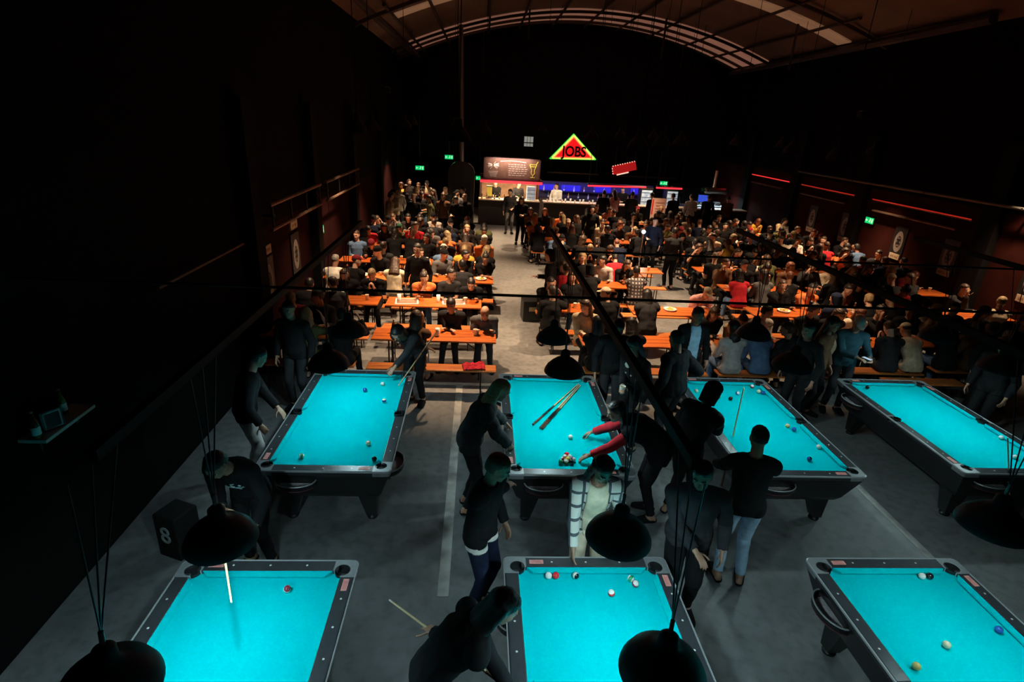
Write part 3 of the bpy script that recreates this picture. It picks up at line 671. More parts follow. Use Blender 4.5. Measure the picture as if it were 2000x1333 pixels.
def build_pose(pelvis=(0, 0, .95), lean=5, side=0, twist=0, head=(0, 0), hl=None, hr=None, fl=None, fr=None, hdl=None, hdr=None, elb=(0, -.6, -.8), curl=.5, bulk=1.0, vox=.0105, fem=False, upper=1.25, kneeh=(0, 1, .2)):
    """pelvis etc in the local frame: faces +Y. head=(pitch down, yaw left) degrees relative to upright"""
    P = Pose(); B = bmesh.new(); V = Vector
    pel = V(pelvis); tw = Matrix.Rotation(R(twist), 3, 'Z')
    def up_at(k):
        a = R(lean * k); b = R(side * k); return (tw @ V((math.sin(b), math.sin(a), math.cos(a)))).normalized()
    pts = [pel - up_at(.3) * .09, pel, pel + up_at(.6) * .11]
    pts.append(pts[-1] + up_at(.9) * .11); pts.append(pts[-1] + up_at(1.1) * .11); pts.append(pts[-1] + up_at(upper) * .10); pts.append(pts[-1] + up_at(upper) * .065)
    sh = pts[5]; nk = pts[6]; Xs = tw @ V((1, 0, 0)); bw = bulk * (.93 if fem else 1)
    dims = [(.12, .09), (.168 if not fem else .178, .12), (.142 if not fem else .132, .105), (.148, .108), (.168, .118), (.15, .092), (.062, .06)]
    secs = []
    for i, p in enumerate(pts):
        t = (pts[min(i + 1, 6)] - pts[max(i - 1, 0)]).normalized(); X = (Xs - t * Xs.dot(t)).normalized(); Y = t.cross(X)
        secs.append((p, X, Y, dims[i][0] * bw, dims[i][1] * bulk))
    loft(B, secs); P.X = X; up = up_at(upper); segs = []
    for i in range(6): segs.append(('collar' if i == 5 else 'torso' if i > 1 else 'pelvis', pts[i], pts[i + 1], .13 * bw if i < 5 else .1))
    # head
    Mh = Matrix.Rotation(R(head[1]), 4, 'Z') @ Matrix.Rotation(-R(head[0]), 4, 'X')
    Mh = tw.to_4x4() @ Mh
    hc = nk + up * .055 + (Mh.to_3x3() @ V((0, 0.0, 1))) * .125 + Mh.to_3x3() @ V((0, .015, 0))
    Mh = Matrix.Translation(hc) @ Mh
    head_part(B, Mh); P.head = Mh; capsule(B, nk - up * .05, Mh @ V((0, -.02, -.055)), .062, .055)
    segs.append(('neck', nk, Mh @ V((0, -.02, -.05)), .055)); segs.append(('head', Mh @ V((0, .0, -.04)), Mh @ V((0, 0, .03)), .085))
    # arms
    P.hands = []
    for s, tgt, hd in ((-1, hl, hdl), (1, hr, hdr)):
        S = sh + Xs * (s * .175 * bw) - up * .015
        if tgt is None: tgt = S + V((s * .08, .06, -.50))
        if isinstance(hd, (int, float)): hd = None
        E_, Wp = ik(S, tgt, .285, .255, tw @ V((s * .5 + elb[0] * s, elb[1], elb[2])))
        capsule(B, sh + Xs * (s * .09), S, .07, .064); capsule(B, S, E_, .054 * bulk, .042 * bulk); capsule(B, E_, Wp, .041 * bulk, .027)
        dd = (Wp - E_).normalized(); hdir = V(hd) if hd else dd
        upn = V((0, 0, 1)) if abs(dd.z) < .75 else V((s, 0.2, 0))
        hand_part(B, Wp, hdir, upn, s * -1 if abs(dd.z) < .75 else s * (1), curl)
        segs += [('uarm', S, E_, .05), ('farm', E_, Wp, .036), ('hand', Wp + dd * .03, Wp + dd * .15, .03)]; P.hands.append(Wp + hdir.normalized() * .06)
    # legs
    for s, tgt in ((-1, fl), (1, fr)):
        Hp = pel + Xs * (s * .088) - up_at(.2) * .04
        if tgt is None: tgt = V((s * .11, -.02, .085))
        fwd = V((s * .22, 1, 0)).normalized()
        K, A = ik(Hp, tgt, .44, .43, kneeh)
        capsule(B, Hp, K, .088 * bulk, .058 * bulk, 14); capsule(B, K, A, .056 * bulk, .038, 12)
        fx = V((fwd.y, -fwd.x, 0)); z = V((0, 0, 1))
        loft(B, [(A - fwd * .065 - z * .045, fx, z, .022, .02), (A - fwd * .05 - z * .03, fx, z, .034, .045), (A + fwd * .02 - z * .025, fx, z, .038, .05), (A + fwd * .10 - z * .045, fx, z, .044, .032), (A + fwd * .16 - z * .055, fx, z, .042, .022), (A + fwd * .195 - z * .06, fx, z, .025, .014)], 12)
        segs += [('thigh', Hp, K, .072), ('shank', K, A, .045), ('foot', A - z * .04, A + fwd * .15 - z * .05, .035)]
    P.body = fuse(B, vox)
    # classify vertices
    import numpy as np
    n = len(P.body.vertices); co = np.empty(n * 3); P.body.vertices.foreach_get('co', co); co = co.reshape(-1, 3)
    no = np.empty(n * 3); P.body.vertex_normals.foreach_get('vector', no) if hasattr(P.body, 'vertex_normals') else P.body.vertices.foreach_get('normal', no); no = no.reshape(-1, 3)
    best = np.full(n, 1e9); lab = np.zeros(n, int); tt = np.zeros(n)
    for i, (nm, a, b, r) in enumerate(segs):
        a = np.array(a); b = np.array(b); d = b - a; t = np.clip(((co - a) @ d) / max(d @ d, 1e-9), 0, 1)
        ds = np.linalg.norm(co - (a + t[:, None] * d), axis=1) - r
        msk = ds < best; best[msk] = ds[msk]; lab[msk] = i; tt[msk] = t[msk]
    P.co, P.no, P.lab, P.t, P.segs = co, no, lab, tt, segs
    P.faces = [tuple(p.vertices) for p in P.body.polygons]; P.hip = pel; P.upv = up_at(.5)
    return P
def garment(P, name, test, off, wr=.006, fl=0):
    """outer shell: faces of the body chosen by test(label, t, co), pushed outward, with a turned hem"""
    keep = [test(P.segs[P.lab[i]][0], P.t[i], P.co[i]) for i in range(len(P.lab))]
    fs = [f for f in P.faces if sum(keep[v] for v in f) >= 3]
    vm = {}; V = []; F = []
    def vid(v):
        if v not in vm:
            c = Vector(P.co[v]); nn = Vector(P.no[v])
            w = noise.noise(c * 9) * wr + noise.noise(Vector((c.x * 22, c.y * 22, c.z * 9))) * wr * .6
            vm[v] = len(V); V.append(c + nn * (off + w))
        return vm[v]
    for f in fs: F.append([vid(v) for v in f])
    edges = {}
    for f in fs:
        for a, b in zip(f, f[1:] + f[:1]):
            k = (min(a, b), max(a, b)); edges[k] = (a, b, edges.get(k, (0, 0, 0))[2] + 1)
    inn = {}
    def iid(v):
        if v not in inn: inn[v] = len(V); V.append(Vector(P.co[v]) + Vector(P.no[v]) * .002)
        return inn[v]
    for k, (a, b, c) in edges.items():
        if c == 1: F.append([vid(b), vid(a), iid(a), iid(b)])
    me = bpy.data.meshes.new(name); me.from_pydata([tuple(v) for v in V], [], F); me.update()
    for p in me.polygons: p.use_smooth = True
    return me
def garments(P, long=True, puff=False, hem=-.10):
    hz = Vector(P.hip) + Vector(P.upv) * hem
    G = {}
    arm = .93 if long else -1
    def top(l, t, c):
        if l == 'torso': return True
        if l == 'collar': return t < .55
        if l == 'thigh': return hem < 0 and (Vector(c) - hz).dot(P.upv) > 0 and (Vector(c) - Vector(P.hip)).length < .2
        if l == 'pelvis': return (Vector(c) - hz).dot(P.upv) > 0
        if l == 'uarm': return long or t < .7
        if l == 'farm': return long and t < arm
        return False
    G['top'] = garment(P, 'jacket' if long else 'shirt', top, .034 if puff else .02, .012 if puff else .006)
    def bot(l, t, c):
        if l in ('thigh', 'pelvis'): return True
        if l == 'torso': return False
        if l == 'shank': return t < .93
        return False
    G['bot'] = garment(P, 'trousers', bot, .011, .006)
    G['shoe'] = garment(P, 'shoes', lambda l, t, c: l == 'foot', .012, 0)
    return G
def hair_mesh(kind):
    B = bmesh.new(); P = lambda x, y, z: Vector((x, y, z)); X, Y = P(1, 0, 0), P(0, 1, 0)
    def capm(sx, yb, zt, zlo=-.02, dep=.105):
        loft(B, [(P(0, -.045, zlo), X, Y, sx * .85, .065), (P(0, -.03, zlo + .05), X, Y, sx, .085), (P(0, -.012, .06), X, Y, sx + .001, dep * .96), (P(0, -.008, .09), X, Y, sx * .88, dep * .86), (P(0, -.01, .118), X, Y, sx * .55, .062), (P(0, -.012, zt), X, Y, .02, .02)])
    if kind == 'short': capm(.082, .0, .13, -.045, .104)
    if kind == 'crop': capm(.079, .0, .124, -.01, .1)
    if kind in ('long', 'wavy', 'pony', 'bun'):
        capm(.086, .0, .133, -.06, .106)
        rnd = random.Random(kind)
        if kind in ('long', 'wavy'):
            for i in range(15):
                a = R(195 + 150 * i / 14) if kind == 'long' else R(180 + 180 * i / 14)
                x0, y0 = .078 * math.cos(a), .085 * math.sin(a) - .01
                p = P(x0, y0, .04); L = .34 if kind == 'long' else .3; N = 5
                for j in range(N):
                    w = .012 * math.sin(j * 2.3 + i) if kind == 'wavy' else .004 * math.sin(j + i)
                    q = P(x0 * (1 + .12 * j) + w, y0 - .006 * j + w * .6, .04 - L * (j + 1) / N)
                    capsule(B, p, q, .026 - .001 * j, .025 - .0025 * j, 8); p = q
        if kind == 'pony':
            p = P(0, -.10, .05)
            for q in (P(0, -.145, .03), P(0, -.155, -.05), P(0, -.14, -.14), P(0, -.13, -.2)): capsule(B, p, q, .03, .026 if q.z > -.15 else .012); p = q
        if kind == 'bun': sphere(B, (0, -.09, .10), .045)
    if kind == 'cap':
        loft(B, [(P(0, -.005, .045), X, Y, .084, .108), (P(0, -.005, .08), X, Y, .082, .104), (P(0, -.005, .115), X, Y, .058, .07), (P(0, -.005, .134), X, Y, .02, .025)])
        loft(B, [(P(0, .06, .05), X, Y, .07, .06), (P(0, .10, .052), X, Y, .066, .075), (P(0, .10, .06), X, Y, .064, .073), (P(0, .06, .066), X, Y, .06, .05)], 20)
    if kind == 'beanie':
        loft(B, [(P(0, -.012, .02), X, Y, .088, .11), (P(0, -.012, .05), X, Y, .09, .112), (P(0, -.012, .1), X, Y, .076, .092), (P(0, -.012, .14), X, Y, .04, .05), (P(0, -.012, .155), X, Y, .012, .012)])
    if kind == 'hood':
        loft(B, [(P(0, -.055, -.13), X, Y, .10, .07), (P(0, -.045, -.07), X, Y, .10, .085), (P(0, -.035, .0), X, Y, .102, .098), (P(0, -.025, .07), X, Y, .098, .115), (P(0, -.022, .11), X, Y, .075, .095), (P(0, -.022, .14), X, Y, .03, .04)])
    me = fuse(B, .009, 2)
    # strands: noise relief
    if kind not in ('cap', 'beanie', 'hood'):
        for v in me.vertices:
            c = v.co; v.co += v.normal * noise.noise(Vector((c.x * 90, c.y * 90, c.z * 14))) * .004
    return me
HAIR = {k: hair_mesh(k) for k in ('short', 'crop', 'long', 'wavy', 'pony', 'bun', 'cap', 'beanie', 'hood')}
def face_mesh():
    bm = bmesh.new()
    for s in (-1, 1): sphere(bm, (s * .032, .083, .006), .0125, (1.15, .6, .75), u=10, v=6)
    for f in bm.faces: f.material_index = 0
    n0 = set(bm.faces)
    for s in (-1, 1): sphere(bm, (s * .032, .0895, .006), .006, (1, .5, 1), u=8, v=6)
    for s in (-1, 1): rod(bm, (s * .016, .105, .032), (s * .05, .091, .033), .004, n=6)
    for f in bm.faces:
        if f not in n0: f.material_index = 1
    n1 = set(bm.faces)
    sphere(bm, (0, .0945, -.057), .02, (1, .25, .35), u=10, v=6)
    for f in bm.faces:
        if f not in n1: f.material_index = 2
    me = bpy.data.meshes.new('eyes'); bm.to_mesh(me); bm.free()
    for k in (mat('eye_white', (.75, .73, .7), .3, var=0), mat('eye_dark', (.03, .018, .012), .3, var=0), mat('lip', (.42, .14, .11), .5, var=0)): me.materials.append(k)
    return me
FACE = face_mesh()
SKIN = [mat('skin_%d' % i, c, .55, var=.06, scale=14) for i, c in enumerate([(.62, .38, .27), (.52, .29, .19), (.36, .19, .12), (.68, .44, .33)])]
HC = {'black': (.012, .009, .008), 'brown': (.05, .025, .014), 'blonde': (.35, .24, .12), 'grey': (.3, .28, .26), 'darkbrown': (.025, .014, .01), 'auburn': (.12, .035, .015)}
CC = {'black': (.008, .008, .009), 'charcoal': (.025, .025, .028), 'grey': (.11, .11, .115), 'light grey': (.42, .4, .38), 'white': (.75, .72, .66), 'cream': (.68, .58, .42), 'mustard': (.6, .36, .05), 'red': (.45, .02, .03), 'maroon': (.16, .015, .025), 'navy': (.009, .013, .032), 'denim blue': (.09, .15, .26), 'pink': (.65, .32, .3), 'olive': (.1, .1, .04), 'brown': (.11, .055, .03), 'green': (.03, .12, .06), 'teal': (.022, .062, .08), 'orange': (.6, .17, .05), 'beige': (.45, .36, .25), 'yellow': (.75, .6, .1), 'light blue': (.3, .45, .58)}
def cloth(c): return mat('cloth_' + c.replace(' ', '_'), CC[c], .9, var=.22, scale=11, bump=.25, spec=.15)
def shared(o, m):
    """object-level material so copies may share mesh data"""
    if len(o.data.materials) == 0: o.data.materials.append(None)
    o.material_slots[0].link = 'OBJECT'; o.material_slots[0].material = m
class Proto: pass
PROTOS = {}
def get_proto(key, long, puff, **kw):
    k = (key, long, puff)
    if k not in PROTOS:
        if key not in PROTOS: PROTOS[key] = build_pose(**kw)
        P = PROTOS[key]; q = Proto(); q.P = P; q.G = garments(P, long, puff); PROTOS[k] = q
    return PROTOS[k]
def person(x, y, rz, label, pose, top='black', bot='navy', hair='short', hc='black', skin=0, long=True, puff=False, group=None, scale=1.0, face=True, z=0, topmat=None, key=None, extra=None, shoe='black', bodyobj=True, cat='person'):
    q = get_proto(key or label, long, puff, **pose); P = q.P
    e = empty('person', (x, y, z), rz, label, 'person', group); e.scale = (scale,) * 3
    b = bpy.data.objects.new('body', P.body); COL.objects.link(b); b.parent = e; shared(b, SKIN[skin])
    for nm, me, m in (('jacket' if long else 'shirt', q.G['top'], topmat or cloth(top)), ('trousers', q.G['bot'], cloth(bot)), ('shoes', q.G['shoe'], cloth(shoe))):
        o = bpy.data.objects.new(nm, me); COL.objects.link(o); o.parent = e; shared(o, m)
    if hair and hair != 'bald':
        nm = {'cap': 'cap', 'beanie': 'beanie', 'hood': 'hood'}.get(hair, 'hair')
        o = bpy.data.objects.new(nm, HAIR[hair]); COL.objects.link(o); o.parent = e; o.matrix_local = P.head
        shared(o, cloth(hc) if hc in CC and nm != 'hair' else mat('hair_' + hc, HC.get(hc, (.02, .015, .012)), .5, var=.35, scale=60))
        if hair == 'cap':
            o = bpy.data.objects.new('hair', HAIR['crop']); COL.objects.link(o); o.parent = e; o.matrix_local = P.head @ Matrix.Diagonal((.99, .98, .9, 1)); shared(o, mat('hair_black', HC['black'], .5))
    if face:
        o = bpy.data.objects.new('eyes', FACE); COL.objects.link(o); o.parent = e; o.matrix_local = P.head
    e['_p'] = 1; del e['_p']
    return e, P
def local(x, y, rz, w, scale=1.0):
    v = Matrix.Rotation(-rz, 3, 'Z') @ (Vector(w) - Vector((x, y, 0))); return tuple(v / scale)
# ------------------------------------------------------------------ people round the pool tables
def hero(name, x, y, rz, label, pose, world_hl=None, world_hr=None, **kw):
    rz = R(rz); sc = kw.get('scale', 1.0)
    if world_hl is not None: pose['hl'] = local(x, y, rz, world_hl, sc)
    if world_hr is not None: pose['hr'] = local(x, y, rz, world_hr, sc)
    pose.setdefault('vox', .0095); pose.setdefault('pelvis', (0, 0, .965))
    kw.setdefault('skin', 2)
    return person(x, y, rz, label, pose, key=name, **kw)
M_plaid = check_mat('plaid_flannel', (.62, .6, .54), (.06, .07, .08), 9)
M_bandtop = band_mat('striped_knit', (.4, .36, .34), (.05, .04, .045), 14)
hero('h1', -2.06, 4.5, 172, 'person in black printed shirt bending to shoot at near left table', dict(lean=38, head=(38, 0)), at(497, 1030, .95), at(447, 1050, 1.2), top='black', bot='black', hair='short')
t_ = bm = bmesh.new()
cue(at(452, 1178, 1.17), at(440, 1098, 1.24), 'cue held low over the far rail of the near left table')
hero('pa', -2.62, 7.75, 172, 'person in dark coat standing behind the far left pool table, head uncovered', dict(lean=4, head=(15, 0)), top='black', bot='charcoal', hair='short')
hero('pb', -2.66, 5.95, -70, 'person in black top standing left of the far left pool table', dict(lean=14, head=(25, 10)), at(545, 800, .95), None, top='black', bot='light grey', hair='short', hc='black')
hero('h3', -.9, 8.02, 158, 'player in dark sweater bending over the far right corner pocket', dict(lean=52, head=(40, 0), fem=True), at(755, 740, .84), (-.72, 7.95, .98), top='charcoal', bot='black', hair='long', hc='black')
cue((-1.02, 6.95, .82), (-.72, 7.95, 1.02), 'cue aimed by the player at the far end of the far left table')
hero('h4', -.02, 5.4, -88, 'long blonde haired person in dark coat leaning on the spare-cue table', dict(lean=26, head=(28, 5), fem=True), at(990, 830, .86), at(994, 872, .86), top='charcoal', bot='black', hair='long', hc='blonde', puff=True)
hero('h5', .1, 3.95, -120, 'person in black jacket with white shirt hem between the two middle tables', dict(lean=8, head=(22, 10)), None, (.42, 4.35, 1.15), top='black', bot='navy', hair='short', hc='auburn')
hero('h6', -.22, 2.55, -80, 'person in black top and reddish trousers bending at the near middle table', dict(lean=42, head=(35, 0)), (.3, 2.5, .87), at(838, 1230, 1.0), top='black', bot='maroon', hair='long', hc='black')
cue(at(760, 1172, 1.08), at(835, 1228, 1.0), 'dark cue drawn back by the person left of the near middle table')
hero('h7', 1.1, 4.1, 178, 'wavy haired person in black and white plaid shirt behind the near middle table', dict(lean=14, head=(24, 10), fem=True), None, at(1118, 1085, .84), topmat=M_plaid, bot='cream', hair='wavy', hc='darkbrown')
hero('h8', 2.1, 5.3, 80, 'person in black vest and red sleeves reaching over to rack the balls', dict(lean=58, head=(20, 10), fem=True), at(1140, 896, .83), at(1152, 846, .84), top='red', bot='black', hair='long', hc='black')
hero('h9', 2.18, 6.75, 120, 'person in black patched jacket standing right of the spare-cue table', dict(lean=6, head=(20, 0)), None, (1.95, 6.5, 1.12), top='black', bot='black', hair='long', hc='black')
hero('h9b', 2.05, 7.5, 175, 'person in black jacket standing at the far end of the spare-cue table', dict(lean=8, head=(25, 0)), None, None, top='black', bot='charcoal', hair='short')
hero('h10', 3.42, 8.05, 178, 'tall person in black open jacket over pale blue tee', dict(lean=2, head=(10, 15)), None, None, top='black', bot='black', hair='short')
hero('h11', 2.78, 6.85, 30, 'person in black jacket and dark jeans standing back to camera left of third back table', dict(lean=6, head=(10, 0)), None, (3.1, 7.1, 1.1), top='black', bot='charcoal', hair='short', puff=True)
hero('h12', 2.42, 5.3, -60, 'dark hooded person leaning toward the left rail of third back table', dict(lean=24, head=(20, 0)), None, (2.92, 5.65, .95), top='black', bot='black', hair='hood', hc='black', puff=True)
hero('h13', 2.66, 4.32, -14, 'short haired person in dark vest and pale jeans, back to camera', dict(lean=5, head=(5, 0)), (2.55, 4.85, 1.05), (3.1, 4.7, 1.1), top='black', bot='light blue', hair='crop', topmat=None)
hero('h14', 1.96, 3.92, 168, 'large person in black sweater and black trousers right of the near middle table', dict(lean=7, head=(18, -20), bulk=1.15), None, (1.9, 3.62, 1.0), top='charcoal', bot='black', hair='short')
hero('h16', 6.0, 8.05, 165, 'person in teal shirt and white cap holding a phone behind rightmost table', dict(lean=8, head=(28, 0)), (6.15, 7.7, 1.12), (5.95, 7.7, 1.12), top='teal', bot='charcoal', hair='cap', hc='white')
hero('h17', 5.0, 7.55, 120, 'person in dark coat standing right of the third back table', dict(lean=6, head=(15, 0)), top='black', bot='black', hair='short')
hero('h17b', 5.42, 7.85, -150, 'person in brown jacket standing between third and rightmost back tables', dict(lean=4, head=(12, 0)), top='brown', bot='black', hair='long')
for i, (x, y, rz, l) in enumerate([(7.75, 7.15, 110, 'dark figure standing nearest the right rail of the rightmost table'), (8.35, 7.9, 160, 'dark figure standing behind the right side of the rightmost table'), (9.1, 8.3, 150, 'dark coated figure farthest right beyond the rightmost table')]):
    hero('h18%d' % (i % 2), x, y, rz, l, dict(lean=6 + 5 * (i % 2), head=(15, 0)), top='black', bot='black', hair=('short', 'hood', 'long')[i], hc='black')
# white shirt hem, pale blue tee front, vest over red sleeves, cream top under plaid: garments worn under or over
def extra_garment(person_key, label_part, test, off, material, parent):
    P = PROTOS[person_key]; me = garment(P, label_part, test, off, .004)
    o = bpy.data.objects.new(label_part, me); COL.objects.link(o); o.parent = parent; shared(o, material)
def find(label): return next(o for o in bpy.data.objects if o.get('label') == label)
def band(P, lo, hi):
    up = Vector(P.upv); h = Vector(P.hip)
    return lambda l, t, c: l in ('pelvis', 'torso', 'thigh') and lo < (Vector(c) - h).dot(up) < hi
e = find('person in black jacket with white shirt hem between the two middle tables'); extra_garment('h5', 'shirt_hem', band(PROTOS['h5'], -.15, -.04), .018, cloth('white'), e)
e = find('person in black vest and red sleeves reaching over to rack the balls'); extra_garment('h8', 'vest', lambda l, t, c: l in ('torso', 'pelvis') or (l == 'uarm' and t < .35) or (l == 'thigh' and t < .22), .045, cloth('black'), e)
e = find('wavy haired person in black and white plaid shirt behind the near middle table'); extra_garment('h7', 'undershirt', lambda l, t, c: l in ('torso', 'pelvis') and abs(c[0]) < .085 and c[1] > 0, .03, cloth('cream'), e)
e = find('tall person in black open jacket over pale blue tee'); extra_garment('h10', 'tee_front', lambda l, t, c: l in ('torso', 'pelvis') and abs(c[0]) < .075 and c[1] > 0, .03, cloth('light blue'), e)
e = find('person in black printed shirt bending to shoot at near left table'); P = PROTOS['h1']
extra_garment('h1', 'shirt_print', lambda l, t, c: l == 'torso' and c[1] > 0 and noise.noise(Vector(c) * 30) > .05 and abs(c[0]) < .08 and 1.08 < c[2] < 1.22, .026, mat('pale_print', (.35, .5, .5), .7), e)
e = find('person in black patched jacket standing right of the spare-cue table'); extra_garment('h9', 'patches', lambda l, t, c: l == 'torso' and c[1] > 0 and noise.noise(Vector(c) * 14) > .3, .027, cloth('light grey'), e)
tp = at(1453, 757, 1.44); cue(tp, (tp.x, tp.y, 0), 'dark upright cue held by the left rail of the third back table')
cue(at(1968, 855, 1.2), at(1972, 1000, .25), 'dark cue leaning at the near rail of the rightmost back table')
# phone in the teal shirted person's hands; white cup
def phone(x, y, z, rz, label, lit=(.5, .65, .8)):
    e = empty('phone', (x, y, z), rz, label, 'phone')
    bm = bmesh.new(); box(bm, (0, 0, 0), (.072, .15, .009), bev=.004); obj('phone_case', bm, M_black, e)
    bm = bmesh.new(); box(bm, (0, 0, .0052), (.066, .14, .001)); obj('screen', bm, mat('phone_screen_lit', (.3, .4, .5), .3, var=0, emit=lit, es=.6), e)
phone(6.05, 7.62, 1.14, R(20), 'lit phone held by the person in the white cap')
def lathe_obj(name, prof, m, parent, n=16):
    bm = bmesh.new(); lathe(bm, prof, n=n); return obj(name, bm, m, parent, True)
def cup(x, y, z, label, group='drinks on the tables'):
    e = empty('paper_cup', (x, y, z), 0, label, 'cup', group)
    lathe_obj('cup_wall', [(.0001, .002), (.028, 0), (.039, .105), (.041, .108), (.037, .105), (.027, .006), (.0001, .006)], M_cup, e); lathe_obj('drink', [(.0001, .09), (.0345, .09)], M_amber, e)
def beer(x, y, z, label, group='drinks on the tables'):
    e = empty('beer_glass', (x, y, z), 0, label, 'glass', group)
    lathe_obj('glass_wall', [(.0001, .004), (.03, 0), (.032, .01), (.04, .14), (.038, .14), (.0305, .012), (.0001, .012)], M_glass, e); lathe_obj('beer', [(.0001, .013), (.0298, .013), (.0355, .1), (.0001, .1)], M_amber, e); lathe_obj('foam', [(.036, .1), (.037, .118), (.0001, .122)], M_cup, e)
def bottle(x, y, z, label, col='brown', group='drinks on the tables'):
    e = empty('bottle', (x, y, z), 0, label, 'bottle', group)
    gm = mat('bottle_glass_' + col, {'brown': (.12, .04, .01), 'green': (.03, .15, .05), 'clear': (.5, .55, .55), 'amber': (.5, .25, .04)}[col], .12)
    lathe_obj('bottle_body', [(.0001, 0), (.032, 0), (.034, .02), (.034, .13), (.026, .165), (.0135, .19), (.0135, .235), (.0001, .235)], gm, e)
    lathe_obj('label_band', [(.0345, .04), (.0347, .11)], M_cup, e); lathe_obj('cap', [(.0145, .232), (.0145, .245), (.0001, .246)], M_plate, e)
def basket(x, y, z, label):
    e = empty('food_basket', (x, y, z), random.uniform(0, 3), label, 'food', 'food on the tables')
    lathe_obj('tray', [(.0001, .002), (.10, .002), (.13, .035), (.135, .035), (.105, 0), (.0001, 0)], M_cup, e, 20)
    bm = bmesh.new()
    for i in range(26):
        a, r = random.uniform(0, 6.28), random.uniform(0, .08); rz = random.uniform(0, 3.14); px, py = r * math.cos(a), r * math.sin(a)
        box(bm, (px, py, .02 + random.uniform(0, .03)), (.07, .009, .009), rz)
    tag(obj('fries', bm, mat('fries_yellow', (.8, .55, .12), .6), e), kind='stuff')
cup(1.93, 6.42, 1.05, 'white paper cup held beside the spare-cue table', None)

# ------------------------------------------------------------------ seated diners
SP = [dict(lean=22, hl=(.06, .42, .80), hr=(-.05, .47, .80), head=(20, 0)), dict(lean=26, hl=(-.06, .36, 1.10), hr=(.12, .44, .80), head=(18, 8)), dict(lean=14, hr=(.08, .34, 1.13), hl=(-.16, .42, .80), head=(5, 0)),
      dict(lean=15, twist=-14, hl=(-.1, .44, .80), hr=(.16, .42, .80), head=(10, -50)), dict(lean=15, twist=14, hl=(-.16, .42, .80), hr=(.1, .44, .80), head=(10, 50)), dict(lean=-4, hl=(-.12, .22, .72), hr=(.12, .22, .72), head=(8, -15), upper=1.0),
      dict(lean=36, hl=(-.14, .5, .80), hr=(.14, .5, .80), head=(30, 0)), dict(lean=16, hl=(-.05, .36, .94), hr=(.05, .36, .94), head=(38, 0)), dict(lean=10, hl=(-.15, .42, .80), hr=(.2, .33, 1.12), head=(8, 25))]
SIT = dict(elb=(-.3, -.6, -.8), pelvis=(0, 0, .575), fl=(-.13, .40, .085), fr=(.14, .42, .085), vox=.014)
TOPS = ['black'] * 22 + ['charcoal'] * 9 + ['navy'] * 4 + ['brown', 'grey', 'beige', 'cream'] + ['grey', 'light grey', 'white', 'cream', 'beige', 'mustard', 'red', 'maroon', 'denim blue', 'pink', 'olive', 'brown', 'brown', 'green', 'orange']
HAIRS = ['short'] * 6 + ['crop'] * 2 + ['long'] * 5 + ['wavy'] * 2 + ['pony', 'bun', 'cap', 'cap', 'beanie', 'hood']
rnd = random.Random(11)
HW = {'short': 'short %s hair', 'crop': 'cropped %s hair', 'long': 'long %s hair', 'wavy': 'wavy %s hair', 'pony': '%s ponytail', 'bun': '%s hair bun', 'cap': '%s cap', 'beanie': '%s beanie', 'hood': '%s hood', 'bald': 'bald head'}
def seated(x, y, rz, where, top=None, hair=None, hc=None, p=None, skin=None, bot=None, long=None, puff=None, topmat=None, label=None, group=None):
    top = top or rnd.choice(TOPS); hair = hair or rnd.choice(HAIRS)
    hc = hc or (rnd.choice(['black', 'black', 'charcoal', 'white', 'beige', 'maroon']) if hair in ('cap', 'beanie', 'hood') else rnd.choice(['black', 'black', 'black', 'darkbrown', 'darkbrown', 'brown', 'brown', 'blonde', 'auburn']))
    if hair == 'hood': hc = top
    p = rnd.randrange(len(SP)) if p is None else p; long = (rnd.random() < .85) if long is None else long; puff = (rnd.random() < .3 and long) if puff is None else puff
    skin = rnd.randrange(4) if skin is None else skin; bot = bot or rnd.choice(['black', 'navy', 'charcoal', 'denim blue', 'black'])
    label = label or '%s %s, %s, %s' % (top, 'puffer' if puff else 'jacket' if long else 'tee', HW[hair] % ((hc if hc != 'darkbrown' else 'dark') if hair != 'bald' else ()) if hair != 'bald' else 'bald', where)
    po = dict(SIT); po.update(SP[p])
    return person(x, y, R(rz), label, po, key='sit%d' % p, top=top, bot=bot, hair=hair, hc=hc, skin=skin, long=long, puff=puff, group=group, topmat=topmat, face=y < 16 and abs(rz) > 90)
ROW = {1: 'front row', 2: 'second row', 3: 'third row', 4: 'fourth row', 5: 'fifth row', 6: 'sixth row', 7: 'seventh row', 8: 'rearmost row'}
SEATW = {3: ('left', 'middle', 'right'), 4: ('leftmost', 'left', 'right', 'rightmost')}
